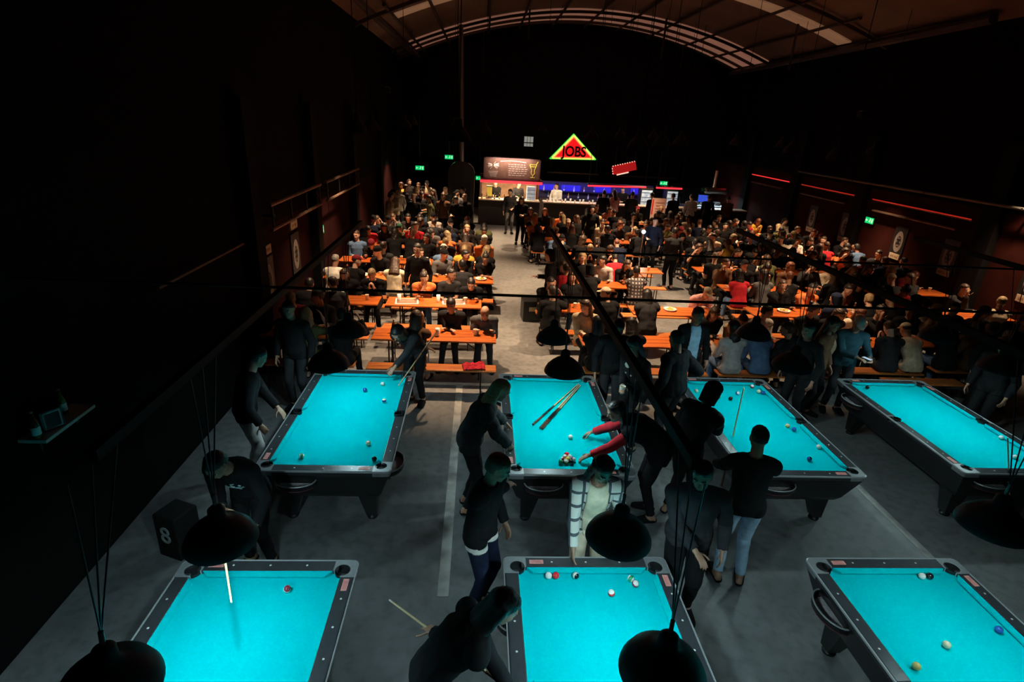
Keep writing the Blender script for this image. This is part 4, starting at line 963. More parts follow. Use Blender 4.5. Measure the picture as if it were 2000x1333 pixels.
TABLES = [  # row, column name, x, y, length, near bench, far bench ('.' = random)
 (1, 'left wall', -2.74, 9.08, 1.62, '011', '110'), (1, 'left aisle', -.68, 9.08, 2.1, '0100', '0011'),
 (2, 'left wall', -2.74, 10.9, 1.62, '110', '011'), (2, 'left aisle', -.83, 10.9, 1.9, '0000', '0111'),
 (3, 'left wall', -2.55, 12.72, 1.85, '1101', '0010'), (3, 'left aisle', -.58, 12.72, 1.95, '0010', '1111'),
 (4, 'left wall', -2.55, 14.3, 1.85, '0010', '1111'), (4, 'left aisle', -.58, 14.3, 1.95, '0111', '1101'),
 (5, 'left wall', -2.55, 16.1, 1.85, '1011', '1111'), (5, 'left aisle', -.58, 16.1, 1.95, '1110', '1111'),
 (6, 'left wall', -2.55, 17.95, 1.85, '1101', '1111'), (6, 'left aisle', -.58, 17.95, 1.95, '1111', '1011'),
 (1, 'right aisle', 2.9, 9.08, 2.1, '1100', '1000'), (1, 'centre', 5.1, 9.1, 1.9, '1111', '1110'), (1, 'mid-right', 7.1, 9.36, 1.8, '1011', '1111'), (1, 'far-right', 9.3, 9.5, 1.9, '1111', '1111'),
 (2, 'right aisle', 2.05, 10.85, 1.5, '101', '110'), (2, 'centre', 4.1, 10.85, 1.8, '1000', '0001'), (2, 'mid-right', 6.65, 11.02, 1.7, '001', '011'), (2, 'far-right', 8.85, 11.1, 1.8, '1111', '1111'), (2, 'right wall', 11.05, 11.25, 1.6, '010', '010'),
 (3, 'right aisle', 2.85, 12.72, 2.0, '1101', '1111'), (3, 'mid-right', 6.95, 12.85, 2.0, '1110', '1111'), (3, 'far-right', 9.2, 12.9, 1.9, '1101', '1111'), (3, 'right wall', 11.1, 13.1, 1.5, '100', '110'),
 (4, 'right aisle', 3.85, 14.28, 2.05, '0100', '1100'), (4, 'mid-right', 6.95, 14.65, 2.0, '1011', '1111'), (4, 'far-right', 9.2, 14.7, 1.9, '1101', '1111'), (4, 'right wall', 11.1, 14.9, 1.5, '111', '101'),
 (5, 'right aisle', 3.2, 16.15, 2.05, '1111', '1110'), (5, 'mid-right', 7.1, 16.5, 2.0, '1111', '1011'), (5, 'far-right', 9.3, 16.5, 1.9, '1101', '1111'), (5, 'right wall', 11.1, 16.8, 1.5, '111', '111'),
 (6, 'right aisle', 2.7, 18.0, 2.0, '1110', '1111'), (6, 'centre', 4.9, 18.0, 1.9, '1011', '1111'), (6, 'mid-right', 7.1, 18.3, 1.9, '1111', '1101'), (6, 'far-right', 9.3, 18.4, 1.9, '0111', '1111'), (6, 'right wall', 11.1, 18.6, 1.5, '101', '111'),
 (7, 'right aisle', 2.7, 19.9, 2.0, '1011', '1110'), (7, 'centre', 4.9, 19.9, 1.9, '1111', '1011'), (7, 'mid-right', 7.1, 20.1, 1.9, '1101', '1111'), (7, 'far-right', 9.3, 20.2, 1.9, '1110', '0111'), (7, 'right wall', 11.1, 20.4, 1.5, '110', '101'),
 (8, 'centre', 4.9, 21.75, 1.9, '1110', '0110'), (8, 'mid-right', 7.1, 21.9, 1.9, '0111', '1110')]
SPEC = {  # (row, col, bench, slot): overrides
 (1, 'left aisle', 'f', 2): dict(top='charcoal', hair='short', hc='darkbrown', p=0, puff=False, skin=1, label='person in dark leather jacket with clasped hands at the front row aisle table'),
 (1, 'left aisle', 'f', 3): dict(top='grey', hair='bald', p=6, puff=False, skin=1, label='balding person in grey sweater leaning on the front row aisle table'),
 (1, 'left aisle', 'n', 1): dict(top='brown', hair='long', hc='brown', p=2, puff=False, skin=0, bot='light grey', label='long haired person in brown drinking, near bench of front row aisle table'),
 (1, 'left wall', 'f', 0): dict(top='maroon', hair='cap', hc='beige', p=0, puff=False, long=True, label='person in maroon sweatshirt and pale cap by the left wall, front row'),
 (2, 'left aisle', 'f', 1): dict(top='orange', hair='bun', hc='darkbrown', p=1, puff=False, long=False, label='person in orange shirt resting chin on hands, second row aisle table'),
 (2, 'left aisle', 'f', 3): dict(top='black', hair='short', hc='black', p=6, puff=False),
 (2, 'left wall', 'n', 1): dict(top='charcoal', p=4, hair='short'),
 (3, 'left wall', 'n', 3): dict(top='cream', hair='long', hc='brown', p=7, puff=False, label='person in cream jacket with long brown hair, back turned, third row left'),
 (3, 'left wall', 'n', 0): dict(top='white', hair='crop', hc='grey', p=0, puff=False),
 (1, 'right aisle', 'n', 0): dict(top='black', hair='long', hc='black', p=0, puff=False, label='long dark haired person in black, leftmost near bench, front row right of aisle'),
 (1, 'right aisle', 'n', 1): dict(top='black', hair='long', hc='darkbrown', p=7, puff=False, label='second long haired person in black, near bench, front row right of aisle'),
 (1, 'right aisle', 'f', 0): dict(top='beige', hair='long', hc='brown', p=3, puff=False, label='person in beige sweater at the left end, front row right of aisle'),
 (2, 'centre', 'n', 0): dict(top='charcoal', hair='long', hc='black', p=0, puff=True, label='person in grey puffer, back turned, second row orange table'),
 (2, 'centre', 'f', 3): dict(top='pink', hair='cap', hc='beige', p=6, puff=True, label='person in pale pink jacket and beige cap, second row orange table'),
 (1, 'centre', 'f', 2): dict(top='white', hair='short', hc='darkbrown', p=4, puff=False, label='person in white sweater leaning sideways, front row centre table'),
 (1, 'centre', 'f', 1): dict(top='cream', hair='short', hc='brown', p=6, puff=False),
 (1, 'centre', 'n', 1): dict(top='denim blue', hair='short', hc='black', p=6, puff=False, label='person in dark blue shirt, back turned, behind third back pool table'),
 (1, 'mid-right', 'f', 1): dict(top='black', hair='long', hc='brown', p=1, puff=False),
 (1, 'mid-right', 'f', 2): dict(top='cream', hair='long', hc='auburn', p=0, puff=False, label='person in cream jacket with long auburn hair, front row mid-right table'),
 (1, 'mid-right', 'n', 3): dict(top='beige', hair='cap', hc='cream', p=6, puff=False),
 (2, 'mid-right', 'f', 2): dict(top='orange', hair='crop', hc='black', p=0, puff=False, skin=1, label='person in orange and maroon jacket, second row mid-right table'),
 (3, 'right aisle', 'n', 3): dict(topmat='band', top='grey', hair='short', p=0, puff=False, label='person in dark striped knit top, third row right of aisle'),
 (4, 'right aisle', 'n', 1): dict(top='red', hair='short', p=6, puff=False),
 (3, 'mid-right', 'n', 0): dict(top='red', hair='long', hc='black', p=0, puff=False, label='person in red jacket on the near bench, third row mid-right table'),
 (2, 'right wall', 'f', 1): dict(top='charcoal', hair='short', p=2, puff=False),
 (4, 'right wall', 'f', 0): dict(top='orange', hair='long', hc='brown', p=8, puff=False, label='person in orange top raising an arm by the right wall, fourth row'),
 (5, 'left wall', 'f', 0): dict(top='red', hair='short', p=6, puff=False),
}
tz = .759; random.seed(5); nseat = 0
for (row, colm, x, y, L, nb, fb) in TABLES:
    wh = ROW[row] + ' ' + colm + ' table'
    beer_table(x, y, L, 'orange varnished beer table, %s, %s' % (ROW[row], {'left wall': 'beside the left wall', 'left aisle': 'just left of the aisle', 'right aisle': 'just right of the aisle', 'centre': 'in the centre block', 'mid-right': 'in the mid-right column', 'far-right': 'in the far-right column', 'right wall': 'beside the right wall'}[colm]))
    for s, nm in ((-1, 'near'), (1, 'far')):
        bench(x, y + s * .60 - (.06 if row == 1 and s < 0 and colm == 'left aisle' else 0), L, 'wooden bench on the %s side of the %s' % (nm, wh))
    for s, pat, bn in ((-1, nb, 'n'), (1, fb, 'f')):
        n = len(pat)
        for i, ch in enumerate(pat):
            if ch != '1' or (row > 3 and rnd.random() < .12 and (row, colm, bn, i) not in SPEC): continue
            xx = x - L / 2 + .2 + (.12 if colm == 'left wall' else 0) + i * (L - .4 - (.12 if colm == 'left wall' else 0)) / (n - 1) + rnd.uniform(-.02, .02); kw = dict(SPEC.get((row, colm, bn, i), {}))
            if kw.get('topmat') == 'band': kw['topmat'] = M_bandtop
            seated(xx, y + s * (.625 + (.03 if kw.get('p') == 5 else 0)) , 180 + rnd.uniform(-6, 6) if s > 0 else rnd.uniform(-6, 6), '%s %s seat, %s' % (SEATW[n][i], 'far' if s > 0 else 'near', wh), **kw)
            nseat += 1
    k = 3 if row < 5 else 2
    for j in range(k):
        xx = x - L / 2 + .3 + j * (L - .6) / max(1, k - 1) + random.uniform(-.08, .08); yy = y + random.uniform(-.06, .06); t = random.random(); w = ('left', 'middle', 'right')[j] if k == 3 else ('left', 'right')[j]
        if t < .38: cup(xx, yy, tz, 'pale paper cup on the %s of the %s' % (w, wh))
        elif t < .62: beer(xx, yy, tz, 'glass of beer on the %s of the %s' % (w, wh))
        elif t < .78: bottle(xx, yy, tz, 'brown bottle on the %s of the %s' % (w, wh))
        else: basket(xx, yy, tz, 'basket of fries on the %s of the %s' % (w, wh))
bench(7.75, 8.35, 1.4, 'wooden bench standing alone behind the rightmost pool table')
# red jacket on the near bench, menus on the second table
e = empty('red_jacket', (.0, 8.42, .452), R(8), 'crumpled red jacket lying on the front row near bench', 'jacket')
bm = bmesh.new(); bmesh.ops.create_grid(bm, x_segments=40, y_segments=26, size=.5)
for v in bm.verts:
    x, y = v.co.x, v.co.y; v.co = Vector((x * .36, y * .24, .02 + .05 * abs(noise.noise(Vector((x * 5, y * 5, 1)))) + .05 * (1 - abs(x) * 1.6) * (1 - abs(y) * 1.6) + .02 * noise.noise(Vector((x * 11, y * 11, 3)))))
bmesh.ops.solidify(bm, geom=bm.faces[:], thickness=.012); obj('cloth', bm, cloth('red'), e, True)
for i, (x, y, w) in enumerate([(-1.38, 10.88, 'left'), (-.45, 10.95, 'right')]):
    e = empty('menu_board', (x, y, .76), R(6), 'white framed menu board lying %s on the second row aisle table' % w, 'menu')
    bm = bmesh.new(); box(bm, (0, 0, .006), (.46, .36, .012)); obj('board', bm, M_cup, e)
    bm = bmesh.new(); box(bm, (0, 0, .013), (.4, .3, .002)); obj('printed_page', bm, mat('menu_brown', (.2, .1, .07), .5), e)
    bm = bmesh.new(); [box(bm, (0, -.1 + .04 * k, .0147), (.3, .008, .001)) for k in range(6)]; obj('menu_text', bm, M_plate, e)

# ------------------------------------------------------------------ standing guests
STP = [dict(lean=3, head=(8, 0)), dict(lean=5, head=(10, 30), hr=(.12, .32, 1.12)), dict(lean=4, head=(10, -35), hl=(-.1, .3, 1.05)), dict(lean=2, head=(25, 0), hl=(-.04, .28, 1.1), hr=(.06, .28, 1.12))]
def standing(x, y, rz, label, p=0, **kw):
    po = dict(pelvis=(0, 0, .965), vox=.013); po.update(STP[p]); return person(x, y, R(rz), label, po, key='stand%d' % p, face=y < 14, **kw)
ST = [(-1.25, 11.85, 170, 'black', 'black', 'short', 'tall figure in black standing between the third row left tables'), (1.62, 11.7, 80, 'black', 'charcoal', 'hood', 'person in black hooded coat standing at the aisle, second row right'),
      (1.25, 22.6, 180, 'charcoal', 'grey', 'short', 'person in dark jacket and grey trousers in the aisle near the bar'), (1.55, 20.6, 185, 'black', 'black', 'long', 'person in long black coat in the aisle before the bar'),
      (3.83, 18.95, 170, 'black', 'black', 'hood', 'hooded figure in black standing between sixth and seventh row tables'), (5.45, 17.1, 150, 'navy', 'black', 'short', 'person in navy standing in the gap beside the bright stand light'), (5.45, 15.2, 10, 'charcoal', 'black', 'short', 'person in charcoal standing in the gap, fourth row')]
for i, (x, y, rz, t, b, h, l) in enumerate(ST): standing(x, y, rz, l, p=i % 4, top=t, bot=b, hair=h, hc='black')
cols = ['cream', 'black', 'olive', 'black', 'beige', 'charcoal', 'brown', 'black', 'white', 'navy', 'black', 'grey', 'charcoal', 'maroon', 'black', 'black', 'mustard', 'black', 'charcoal', 'beige', 'black', 'black', 'green', 'black']
QX = []
k = 0
for r_, yy in enumerate((19.7, 20.6, 21.5, 22.4, 23.3, 24.4)):
    for c_ in range(4 if yy < 23 else 2):
        xx = -3.1 + c_ * .78 + (.2 if r_ % 2 else 0) + rnd.uniform(-.1, .1); y_ = yy + rnd.uniform(-.15, .15); h = rnd.choice(HAIRS); col = cols[k]
        hc_ = rnd.choice(['black', 'white', 'grey']) if h in ('cap', 'beanie', 'hood') else rnd.choice(['black', 'brown', 'blonde', 'darkbrown'])
        standing(xx, y_, rnd.choice([180, 150, 200, 90, -60, 20]), '%s top, %s, standing crowd at far left, %s line, %s' % (col, HW[h] % hc_ if h != 'hood' else 'hood up', ('front', 'second', 'third', 'fourth', 'fifth', 'last')[r_], ('leftmost', 'left', 'right', 'rightmost')[c_]), p=rnd.randrange(4), top=col, bot=rnd.choice(['black', 'charcoal', 'denim blue']), hair=h, hc=hc_, long=rnd.random() < .85, group='standing crowd at the far left', skin=rnd.randrange(4)); k += 1
for i, xx in enumerate((5.2, 5.75, 6.4, 7.3, 8.2, 9.0, 9.8, 10.6)):
    col = ['black', 'pink', 'black', 'navy', 'black', 'white', 'black', 'brown'][i]
    standing(xx, 23.75 + rnd.uniform(-.15, .2), rnd.uniform(-20, 20), '%s top, waiting at the bar counter, guest %s' % (col, ['before the blue bar, right', 'in pink before the red sign', 'before the red sign', 'beside the banner', 'right of the banner', 'in white at the right', 'near the steel kitchen', 'farthest right'][i]), p=i % 4, top=col, bot='black', hair=rnd.choice(['short', 'long', 'beanie', 'short']), hc='black', group='guests at the bar counter')
for i, xx in enumerate((.75, 1.75, 3.5, 6.5, 8.9)):
    standing(xx, 25.75, 180 + rnd.uniform(-15, 15), 'bartender in %s behind the counter, %s' % (('black', 'charcoal', 'white', 'black', 'charcoal')[i], ('stall left', 'stall right', 'blue bar left', 'blue bar right', 'red neon corner')[i]), p=(3, 1, 2, 3, 1)[i], top=('black', 'charcoal', 'white', 'black', 'charcoal')[i], bot='black', hair='short', group='bartenders')

# ------------------------------------------------------------------ the bar at the far end
M_ctop = mat('lit_counter_top', (.8, .62, .42), .4, var=.1, scale=3)
M_cfront = mat('counter_front_dark', (.03, .022, .018), .6, var=.2)
for (x0, x1, l) in ((0.0, 2.62, 'pale topped counter of the menu stall'), (2.8, 5.35, 'pale topped counter of the blue bar'), (5.5, 9.1, 'counter in front of the red neon bar'), (9.25, 11.8, 'counter of the steel kitchen at far right')):
    e = empty('bar_counter', ((x0 + x1) / 2, 24.65, 0), 0, l, 'counter', 'bar counters')
    bm = bmesh.new(); box(bm, (0, 0, .52), (x1 - x0, .5, 1.04)); obj('front', bm, M_cfront, e)
    bm = bmesh.new(); box(bm, (0, 0, 1.065), (x1 - x0, .62, .05), bev=.01); obj('counter_top', bm, M_ctop, e)
def area(parent, loc, sx, sy, w, col, rot=(0, 0, 0)):
    ld = bpy.data.lights.new('lamp_light', 'AREA'); ld.shape = 'RECTANGLE'; ld.size = sx; ld.size_y = sy; ld.energy = w; ld.color = col
    o = bpy.data.objects.new('lamp_light', ld); COL.objects.link(o); o.parent = parent; o.location = loc; o.rotation_euler = rot
# stall canopy with menu board
M_stall = mat('stall_panel_dark', (.05, .02, .018), .6)
e = empty('menu_stall', (1.35, 25.3, 0), 0, 'food stall with lit menu board and red neon edge', 'stall')
bm = bmesh.new(); box(bm, (0, -.1, 1.93), (2.6, 1.8, .08)); obj('canopy', bm, M_stall, e)
for s in (-1, 1):
    bm = bmesh.new(); box(bm, (s * 1.26, .0, .95), (.07, .07, 1.9)); obj('post', bm, M_stall, e)
bm = bmesh.new(); box(bm, (0, 1.2, .98), (2.6, .08, 1.95)); obj('back_panel', bm, mat('stall_back_warm', (.5, .3, .18), .6, var=.3, scale=3), e)
bm = bmesh.new(); box(bm, (0, -1.02, 1.84), (2.62, .05, .10)); obj('red_neon_edge', bm, mat('red_neon_bright', (1, .1, .1), .4, var=0, emit=(1, .03, .05), es=1.4), e)
bm = bmesh.new(); box(bm, (0, 0, 1.87), (2.2, .08, .04)); sl = obj('strip_light', bm, M_bulbw, e); area(e, (0, -.2, 1.84), 2.2, .5, 110, (1, .68, .4))
e = empty('menu_board', (1.36, 24.35, 2.38), 0, 'large brown menu board with chalk writing and a yellow glass drawing', 'menu board')
bm = bmesh.new(); box(bm, (0, 0, 0), (2.3, .06, .78)); obj('board', bm, mat('menu_board_brown', (.17, .085, .06), .6, var=.2), e)
bm = bmesh.new()
for s in (-1, 1): box(bm, (s * 1.16, -.01, 0), (.05, .09, .84))
for s in (-1, 1): box(bm, (0, -.01, s * .4), (2.37, .09, .04))
obj('frame', bm, mat('board_frame', (.12, .05, .05), .5), e)
M_chalk = mat('chalk_white', (.8, .72, .66), .8); bm = bmesh.new()
for k in range(15): a = -.5 + 1.0 * k / 14; rod(bm, (a, -.035, .27 + .04 * math.cos(a * 3)), (a + .072, -.035, .27 + .04 * math.cos((a + .07) * 3)), .014, n=4)
rr = random.Random(3)
for k in range(6):
    x = -.15
    while x < .55: w = rr.uniform(.05, .14); box(bm, (x + w / 2, -.034, .17 - k * .085), (w, .006, .016)); x += w + .035
for k in range(22): a = rr.uniform(0, 6.28); rod(bm, (-.8 + .04 * math.cos(a), -.035, .12 + .04 * math.sin(a)), (-.8 + rr.uniform(.15, .28) * math.cos(a), -.035, .12 + rr.uniform(.1, .2) * math.sin(a)), .009, n=4)
for k in range(4): box(bm, (-.78, -.034, -.14 - k * .06), (.4 - .05 * k, .006, .014))
obj('chalk_writing', bm, M_chalk, e)
bm = bmesh.new(); cx = .88
for a, b in (((-.15, .2), (.15, .2)), ((-.15, .2), (-.06, -.02)), ((.15, .2), (.06, -.02)), ((-.06, -.02), (-.08, -.14)), ((.06, -.02), (.08, -.14)), ((-.08, -.14), (0, -.24)), ((.08, -.14), (0, -.24)), ((0, -.24), (0, -.31)), ((-.09, -.32), (.09, -.32)), ((.12, .2), (.2, .33)), ((-.1, .12), (.1, .12))): rod(bm, (cx + a[0], -.035, a[1]), (cx + b[0], -.035, b[1]), .016, n=4)
obj('glass_drawing', bm, mat('chalk_yellow', (.85, .75, .1), .8), e)
e2 = empty('added_board_lamp', (1.36, 23.95, 2.86), 0, 'added slim lamp brightening the brown menu board', 'lamp')
bm = bmesh.new(); rod(bm, (-.8, 0, 0), (.8, 0, 0), .02, n=8); obj('tube_housing', bm, M_black, e2); bm = bmesh.new(); [rod(bm, (s * .7, 0, 0), (s * .7, .4, -.07), .008, n=6) for s in (-1, 1)]; obj('arms', bm, M_black, e2)
area(e2, (0, 0, -.03), 1.6, .06, 26, (1, .75, .6), (R(48), 0, 0))  # lamp added to brighten the menu board
# warm clutter on the stall: drink dispenser, jars, bottles
e = empty('drink_dispenser', (.45, 24.72, 1.09), 0, 'glowing yellow drink dispenser on the menu stall counter', 'dispenser')
bm = bmesh.new(); box(bm, (0, 0, .05), (.24, .26, .1), bev=.01); obj('base', bm, M_cast, e); bm = bmesh.new(); box(bm, (0, 0, .29), (.22, .22, .38), bev=.02); obj('tank', bm, mat('tank_yellow_lit', (.8, .7, .1), .2, var=.1, emit=(.8, .6, .08), es=.5), e); bm = bmesh.new(); box(bm, (0, 0, .5), (.24, .24, .04), bev=.01); obj('lid', bm, M_black, e)
e = empty('glass_cabinet', (2.25, 24.8, 1.09), 0, 'pale blue lit glass cabinet at the right of the menu stall', 'cabinet')
bm = bmesh.new(); box(bm, (0, 0, .28), (.36, .28, .56), bev=.01); obj('cabinet_body', bm, mat('cabinet_cold_lit', (.5, .6, .65), .3, var=.25, scale=9, emit=(.35, .5, .6), es=.45), e); bm = bmesh.new(); [box(bm, (0, -.145, .1 + .16 * k), (.36, .01, .015)) for k in range(4)]; obj('shelf_edges', bm, M_blackm, e)
for i in range(9): bottle(-.0 + .14 + i * .21 + (.12 if i > 1 else 0), 24.5 + .07 * (i % 2), 1.09, '%s bottle on the menu stall counter, %s' % (('amber', 'clear', 'brown', 'green')[i % 4], ('leftmost', 'second', 'third', 'fourth', 'fifth', 'sixth', 'seventh', 'eighth', 'rightmost')[i]), ('amber', 'clear', 'brown', 'green')[i % 4], 'bottles on the menu stall counter')
for i in range(12): (beer if i % 3 else cup)(2.95 + i * .2 + .04 * (i % 2), 24.5 + .09 * (i % 3), 1.09, '%s on the blue bar counter, %s from left' % ('beer glass' if i % 3 else 'cup', ('first', 'second', 'third', 'fourth', 'fifth', 'sixth', 'seventh', 'eighth', 'ninth', 'tenth', 'eleventh', 'twelfth')[i]), 'drinks on the blue bar counter')
# blue back bar
M_blue = mat('blue_led_panel', (.02, .02, .3), .5, var=.5, scale=4, emit=(.03, .02, .9), es=.5)
e = empty('back_bar', (5.5, 26.3, 0), 0, 'long back bar glowing blue behind the counter', 'back bar')
bm = bmesh.new(); box(bm, (0, .3, .5), (5.4, .5, 1.0)); obj('cabinet', bm, M_cfront, e)
bm = bmesh.new(); box(bm, (0, .56, 1.35), (5.4, .05, .75)); obj('rear_panel', bm, mat('bar_rear_dark', (.03, .03, .12), .5), e)
bm = bmesh.new(); box(bm, (0, .38, 1.3), (5.3, .3, .025)); obj('shelf', bm, M_black, e)
for x0, w in ((-2.35, .7), (-1.2, .9), (.3, .8), (1.9, .5)):
    bm = bmesh.new(); box(bm, (x0, .52, 1.45), (w, .02, .26), bev=.01); obj('blue_light_panel', bm, M_blue, e)
area(e, (-1.2, .0, 1.75), 2.6, .2, 20, (.1, .08, 1)); area(e, (1.4, .0, 1.75), 2.2, .2, 16, (.15, .08, 1))
for i in range(22):
    bottle(3.0 + i * .235, 26.55 + .05 * (i % 2), 1.0 if i % 2 else 1.315, '%s bottle on the blue back bar %s, %s from left' % (('clear', 'green', 'amber')[i % 3], 'lower level' if i % 2 else 'upper shelf', ('first', 'second', 'third', 'fourth', 'fifth', 'sixth', 'seventh', 'eighth', 'ninth', 'tenth', 'eleventh')[i // 2]), ('clear', 'green', 'amber')[i % 3], 'bottles on the blue back bar')
for (px0, px1, py0, py1, l) in ((1148, 1262, 363, 366, 'long red neon tube over the blue bar'), (1282, 1332, 367, 369, 'short red neon tube right of the blue bar')):
    a, b = atY(px0, py0, 24.4), atY(px1, py1, 24.4); e = empty('neon_tube', a, 0, l, 'neon light')
    bm = bmesh.new(); rod(bm, (0, 0, 0), b - a, .035, n=8); obj('tube', bm, mat('red_neon_bright', ()), e) ; bm = bmesh.new(); box(bm, (b - a) / 2 + Vector((0, .05, .05)), ((b - a).x, .06, .05)); obj('holder', bm, M_black, e)
    bm = bmesh.new(); [rod(bm, (x, .05, .05), (x, .05, roof_z(a.x + x) - a.z), .012, n=5) for x in (.05, (b - a).x - .05)]; obj('hangers', bm, M_black, e)
for (cx, w, l) in ((4.0, 2.2, 'added strip lamp brightening the blue bar counter'), (7.2, 2.6, 'added strip lamp brightening the red neon counter')):
    e = empty('added_strip_lamp', (cx, 24.75, 2.25), 0, l, 'lamp')  # added lamp, no such fixture known, brightens the counter tops
    bm = bmesh.new(); box(bm, (0, 0, .02), (w, .08, .05)); obj('housing', bm, M_black, e); bm = bmesh.new(); [rod(bm, (s * w * .45, 0, .04), (s * w * .45, 0, roof_z(cx + s * w * .45) - 2.25), .008, n=5) for s in (-1, 1)]; obj('hangers', bm, M_black, e)
    area(e, (0, 0, -.01), w, .06, 34, (1, .78, .55))
# red marquee sign
a, b = atY(1195, 333, 24), atY(1243, 324, 24); e = empty('marquee_sign', (a + b) / 2, R(0), 'small slanted red sign edged with pale bulbs', 'sign')
d = (b - a); ang = math.atan2(d.z, d.x) + .03; q = Matrix.Rotation(-ang, 4, 'Y')
bm = bmesh.new(); box(bm, (0, 0, 0), (1.0, .08, .34), bev=.02); bm.transform(q); obj('face', bm, mat('marquee_red', (.5, .02, .02), .5, var=.1, emit=(.45, .01, .01), es=.7), e)
bm = bmesh.new()
for k in range(10): sphere(bm, (-.45 + .1 * k, -.05, .18), .022, u=8, v=6); 
for k in range(3): sphere(bm, (-.5, -.05, -.12 + .1 * k), .022, u=8, v=6)
rod(bm, (-.35, -.05, -.2), (.15, -.05, -.2), .025, n=6); bm.transform(q); obj('bulbs', bm, mat('marquee_bulbs', (1, .7, .6), .4, var=0, emit=(1, .55, .42), es=1.2), e)
bm = bmesh.new(); [rod(bm, (s * .4, .0, .1), (s * .4, .0, roof_z((a + b).x / 2) - e.location.z), .012, n=5) for s in (-1, 1)]; obj('hangers', bm, M_black, e)
# triangular sign
yS = 29.2
T = atY(1121, 262, yS); Lc = atY(1074, 310, yS); Rc = atY(1164, 312, yS); c0 = (T + Lc + Rc) / 3
e = empty('triangular_sign', (c0.x, yS, c0.z), 0, 'red triangular neon sign reading JOBS with green edge', 'sign')
tri = [(v.x - c0.x, v.z - c0.z) for v in (Lc, Rc, T)]
def tri_plate(name, k, y0, y1, m):
    bm = bmesh.new(); prism(bm, [(x * k, z * k) for x, z in tri], 0, 1)
    for v in bm.verts: x, z_, t = v.co.x, v.co.y, v.co.z; v.co = Vector((x, y0 + (y1 - y0) * t, z_))
    obj(name, bm, m, e)
tri_plate('backing', 1.04, .16, .04, mat('sign_green_edge', (.0, .3, .05), .5, var=0, emit=(.0, .35, .03), es=.6))
tri_plate('red_face', .9, .03, -.02, mat('sign_red_lit', (.8, .02, .02), .5, var=.04, emit=(.9, .008, .012), es=.9))
def tri_tube(name, k, y, r, m):
    bm = bmesh.new(); p = [(x * k, y, z * k) for x, z in tri]; [rod(bm, p[i], p[(i + 1) % 3], r, n=8) for i in range(3)]; obj(name, bm, m, e)
tri_tube('green_tube', .985, .02, .028, mat('neon_green', (.2, 1, .2), .4, var=0, emit=(.15, .9, .08), es=1.1))
tri_tube('yellow_tube', .90, -.01, .035, mat('neon_yellow', (1, .9, .3), .4, var=0, emit=(1, .62, .12), es=1.25))
tri_tube('inner_tube', .80, -.03, .022, mat('neon_amber', (1, .4, .1), .4, var=0, emit=(1, .2, .06), es=1.0))
M_ink = mat('sign_letter_dark', (.03, .002, .002), .6, var=0)
text_mesh('letters', 'JOBS', .56, .02, M_ink, e, (.03, -.09, -.05), (R(90), 0, 0), bold=.022)
for v in [o for o in e.children if o.name.startswith('letters')][:1]: v.scale = (1.02, 1.2, 1)
# small lit window high on the back wall
M_pane = mat('pale_window_light', (.5, .55, .5), .5, var=.15, scale=8, emit=(.27, .3, .27), es=.7)
a = atY(1024, 266, 29.38); b = atY(1041, 287, 29.38)
e = empty('window_4', ((a.x + b.x) / 2, 29.36, (a.z + b.z) / 2), 0); tag(e, kind='structure')
w, h = b.x - a.x, a.z - b.z
for i in range(3):
    bm = bmesh.new(); box(bm, ((i - 1) * w / 3, 0, h * .2), (w / 3 * .84, .03, h * .54)); obj('pane', bm, M_pane, e)
    bm = bmesh.new(); box(bm, ((i - 1) * w / 3, 0, -h * .33), (w / 3 * .84, .03, h * .3)); obj('pane', bm, M_pane, e)
bm = bmesh.new(); box(bm, (0, .02, 0), (w * 1.05, .02, h * 1.05)); obj('window_frame', bm, M_black, e)
# pipe and dark kiosk at far left
bm = bmesh.new(); p = atY(902, 300, 24.6); rod(bm, (p.x, 24.6, 2.55), (p.x - .12, 24.6, roof_z(p.x) - .2), .09, n=14); tag(obj('flue_pipe', bm, mat('dull_pipe', (.22, .17, .14), .5, .4)), 'long grey flue pipe rising from the dark kiosk to the roof', 'pipe')
e = empty('kiosk', (p.x, 24.9, 0), 0, 'dark round topped kiosk under the flue pipe', 'kiosk')
bm = bmesh.new(); prism(bm, [(-.55, 0), (.55, 0), (.55, 2.1)] + [(.55 * math.cos(R(t)), 2.1 + .46 * math.sin(R(t))) for t in range(15, 180, 15)] + [(-.55, 2.1)], 0, 1)
for v in bm.verts: v.co = Vector((v.co.x, -.45 + .9 * v.co.z, v.co.y))
obj('shell', bm, M_black, e); bm = bmesh.new(); box(bm, (0, -.47, 1.2), (.8, .03, 1.0)); obj('shutter', bm, M_blackm, e); bm = bmesh.new(); [rod(bm, (.56 * math.cos(R(t)), -.46, 2.1 + .47 * math.sin(R(t))), (.56 * math.cos(R(t + 15)), -.46, 2.1 + .47 * math.sin(R(t + 15))), .018, n=6) for t in range(0, 60, 15)]; obj('bright_edge', bm, M_chrome, e)
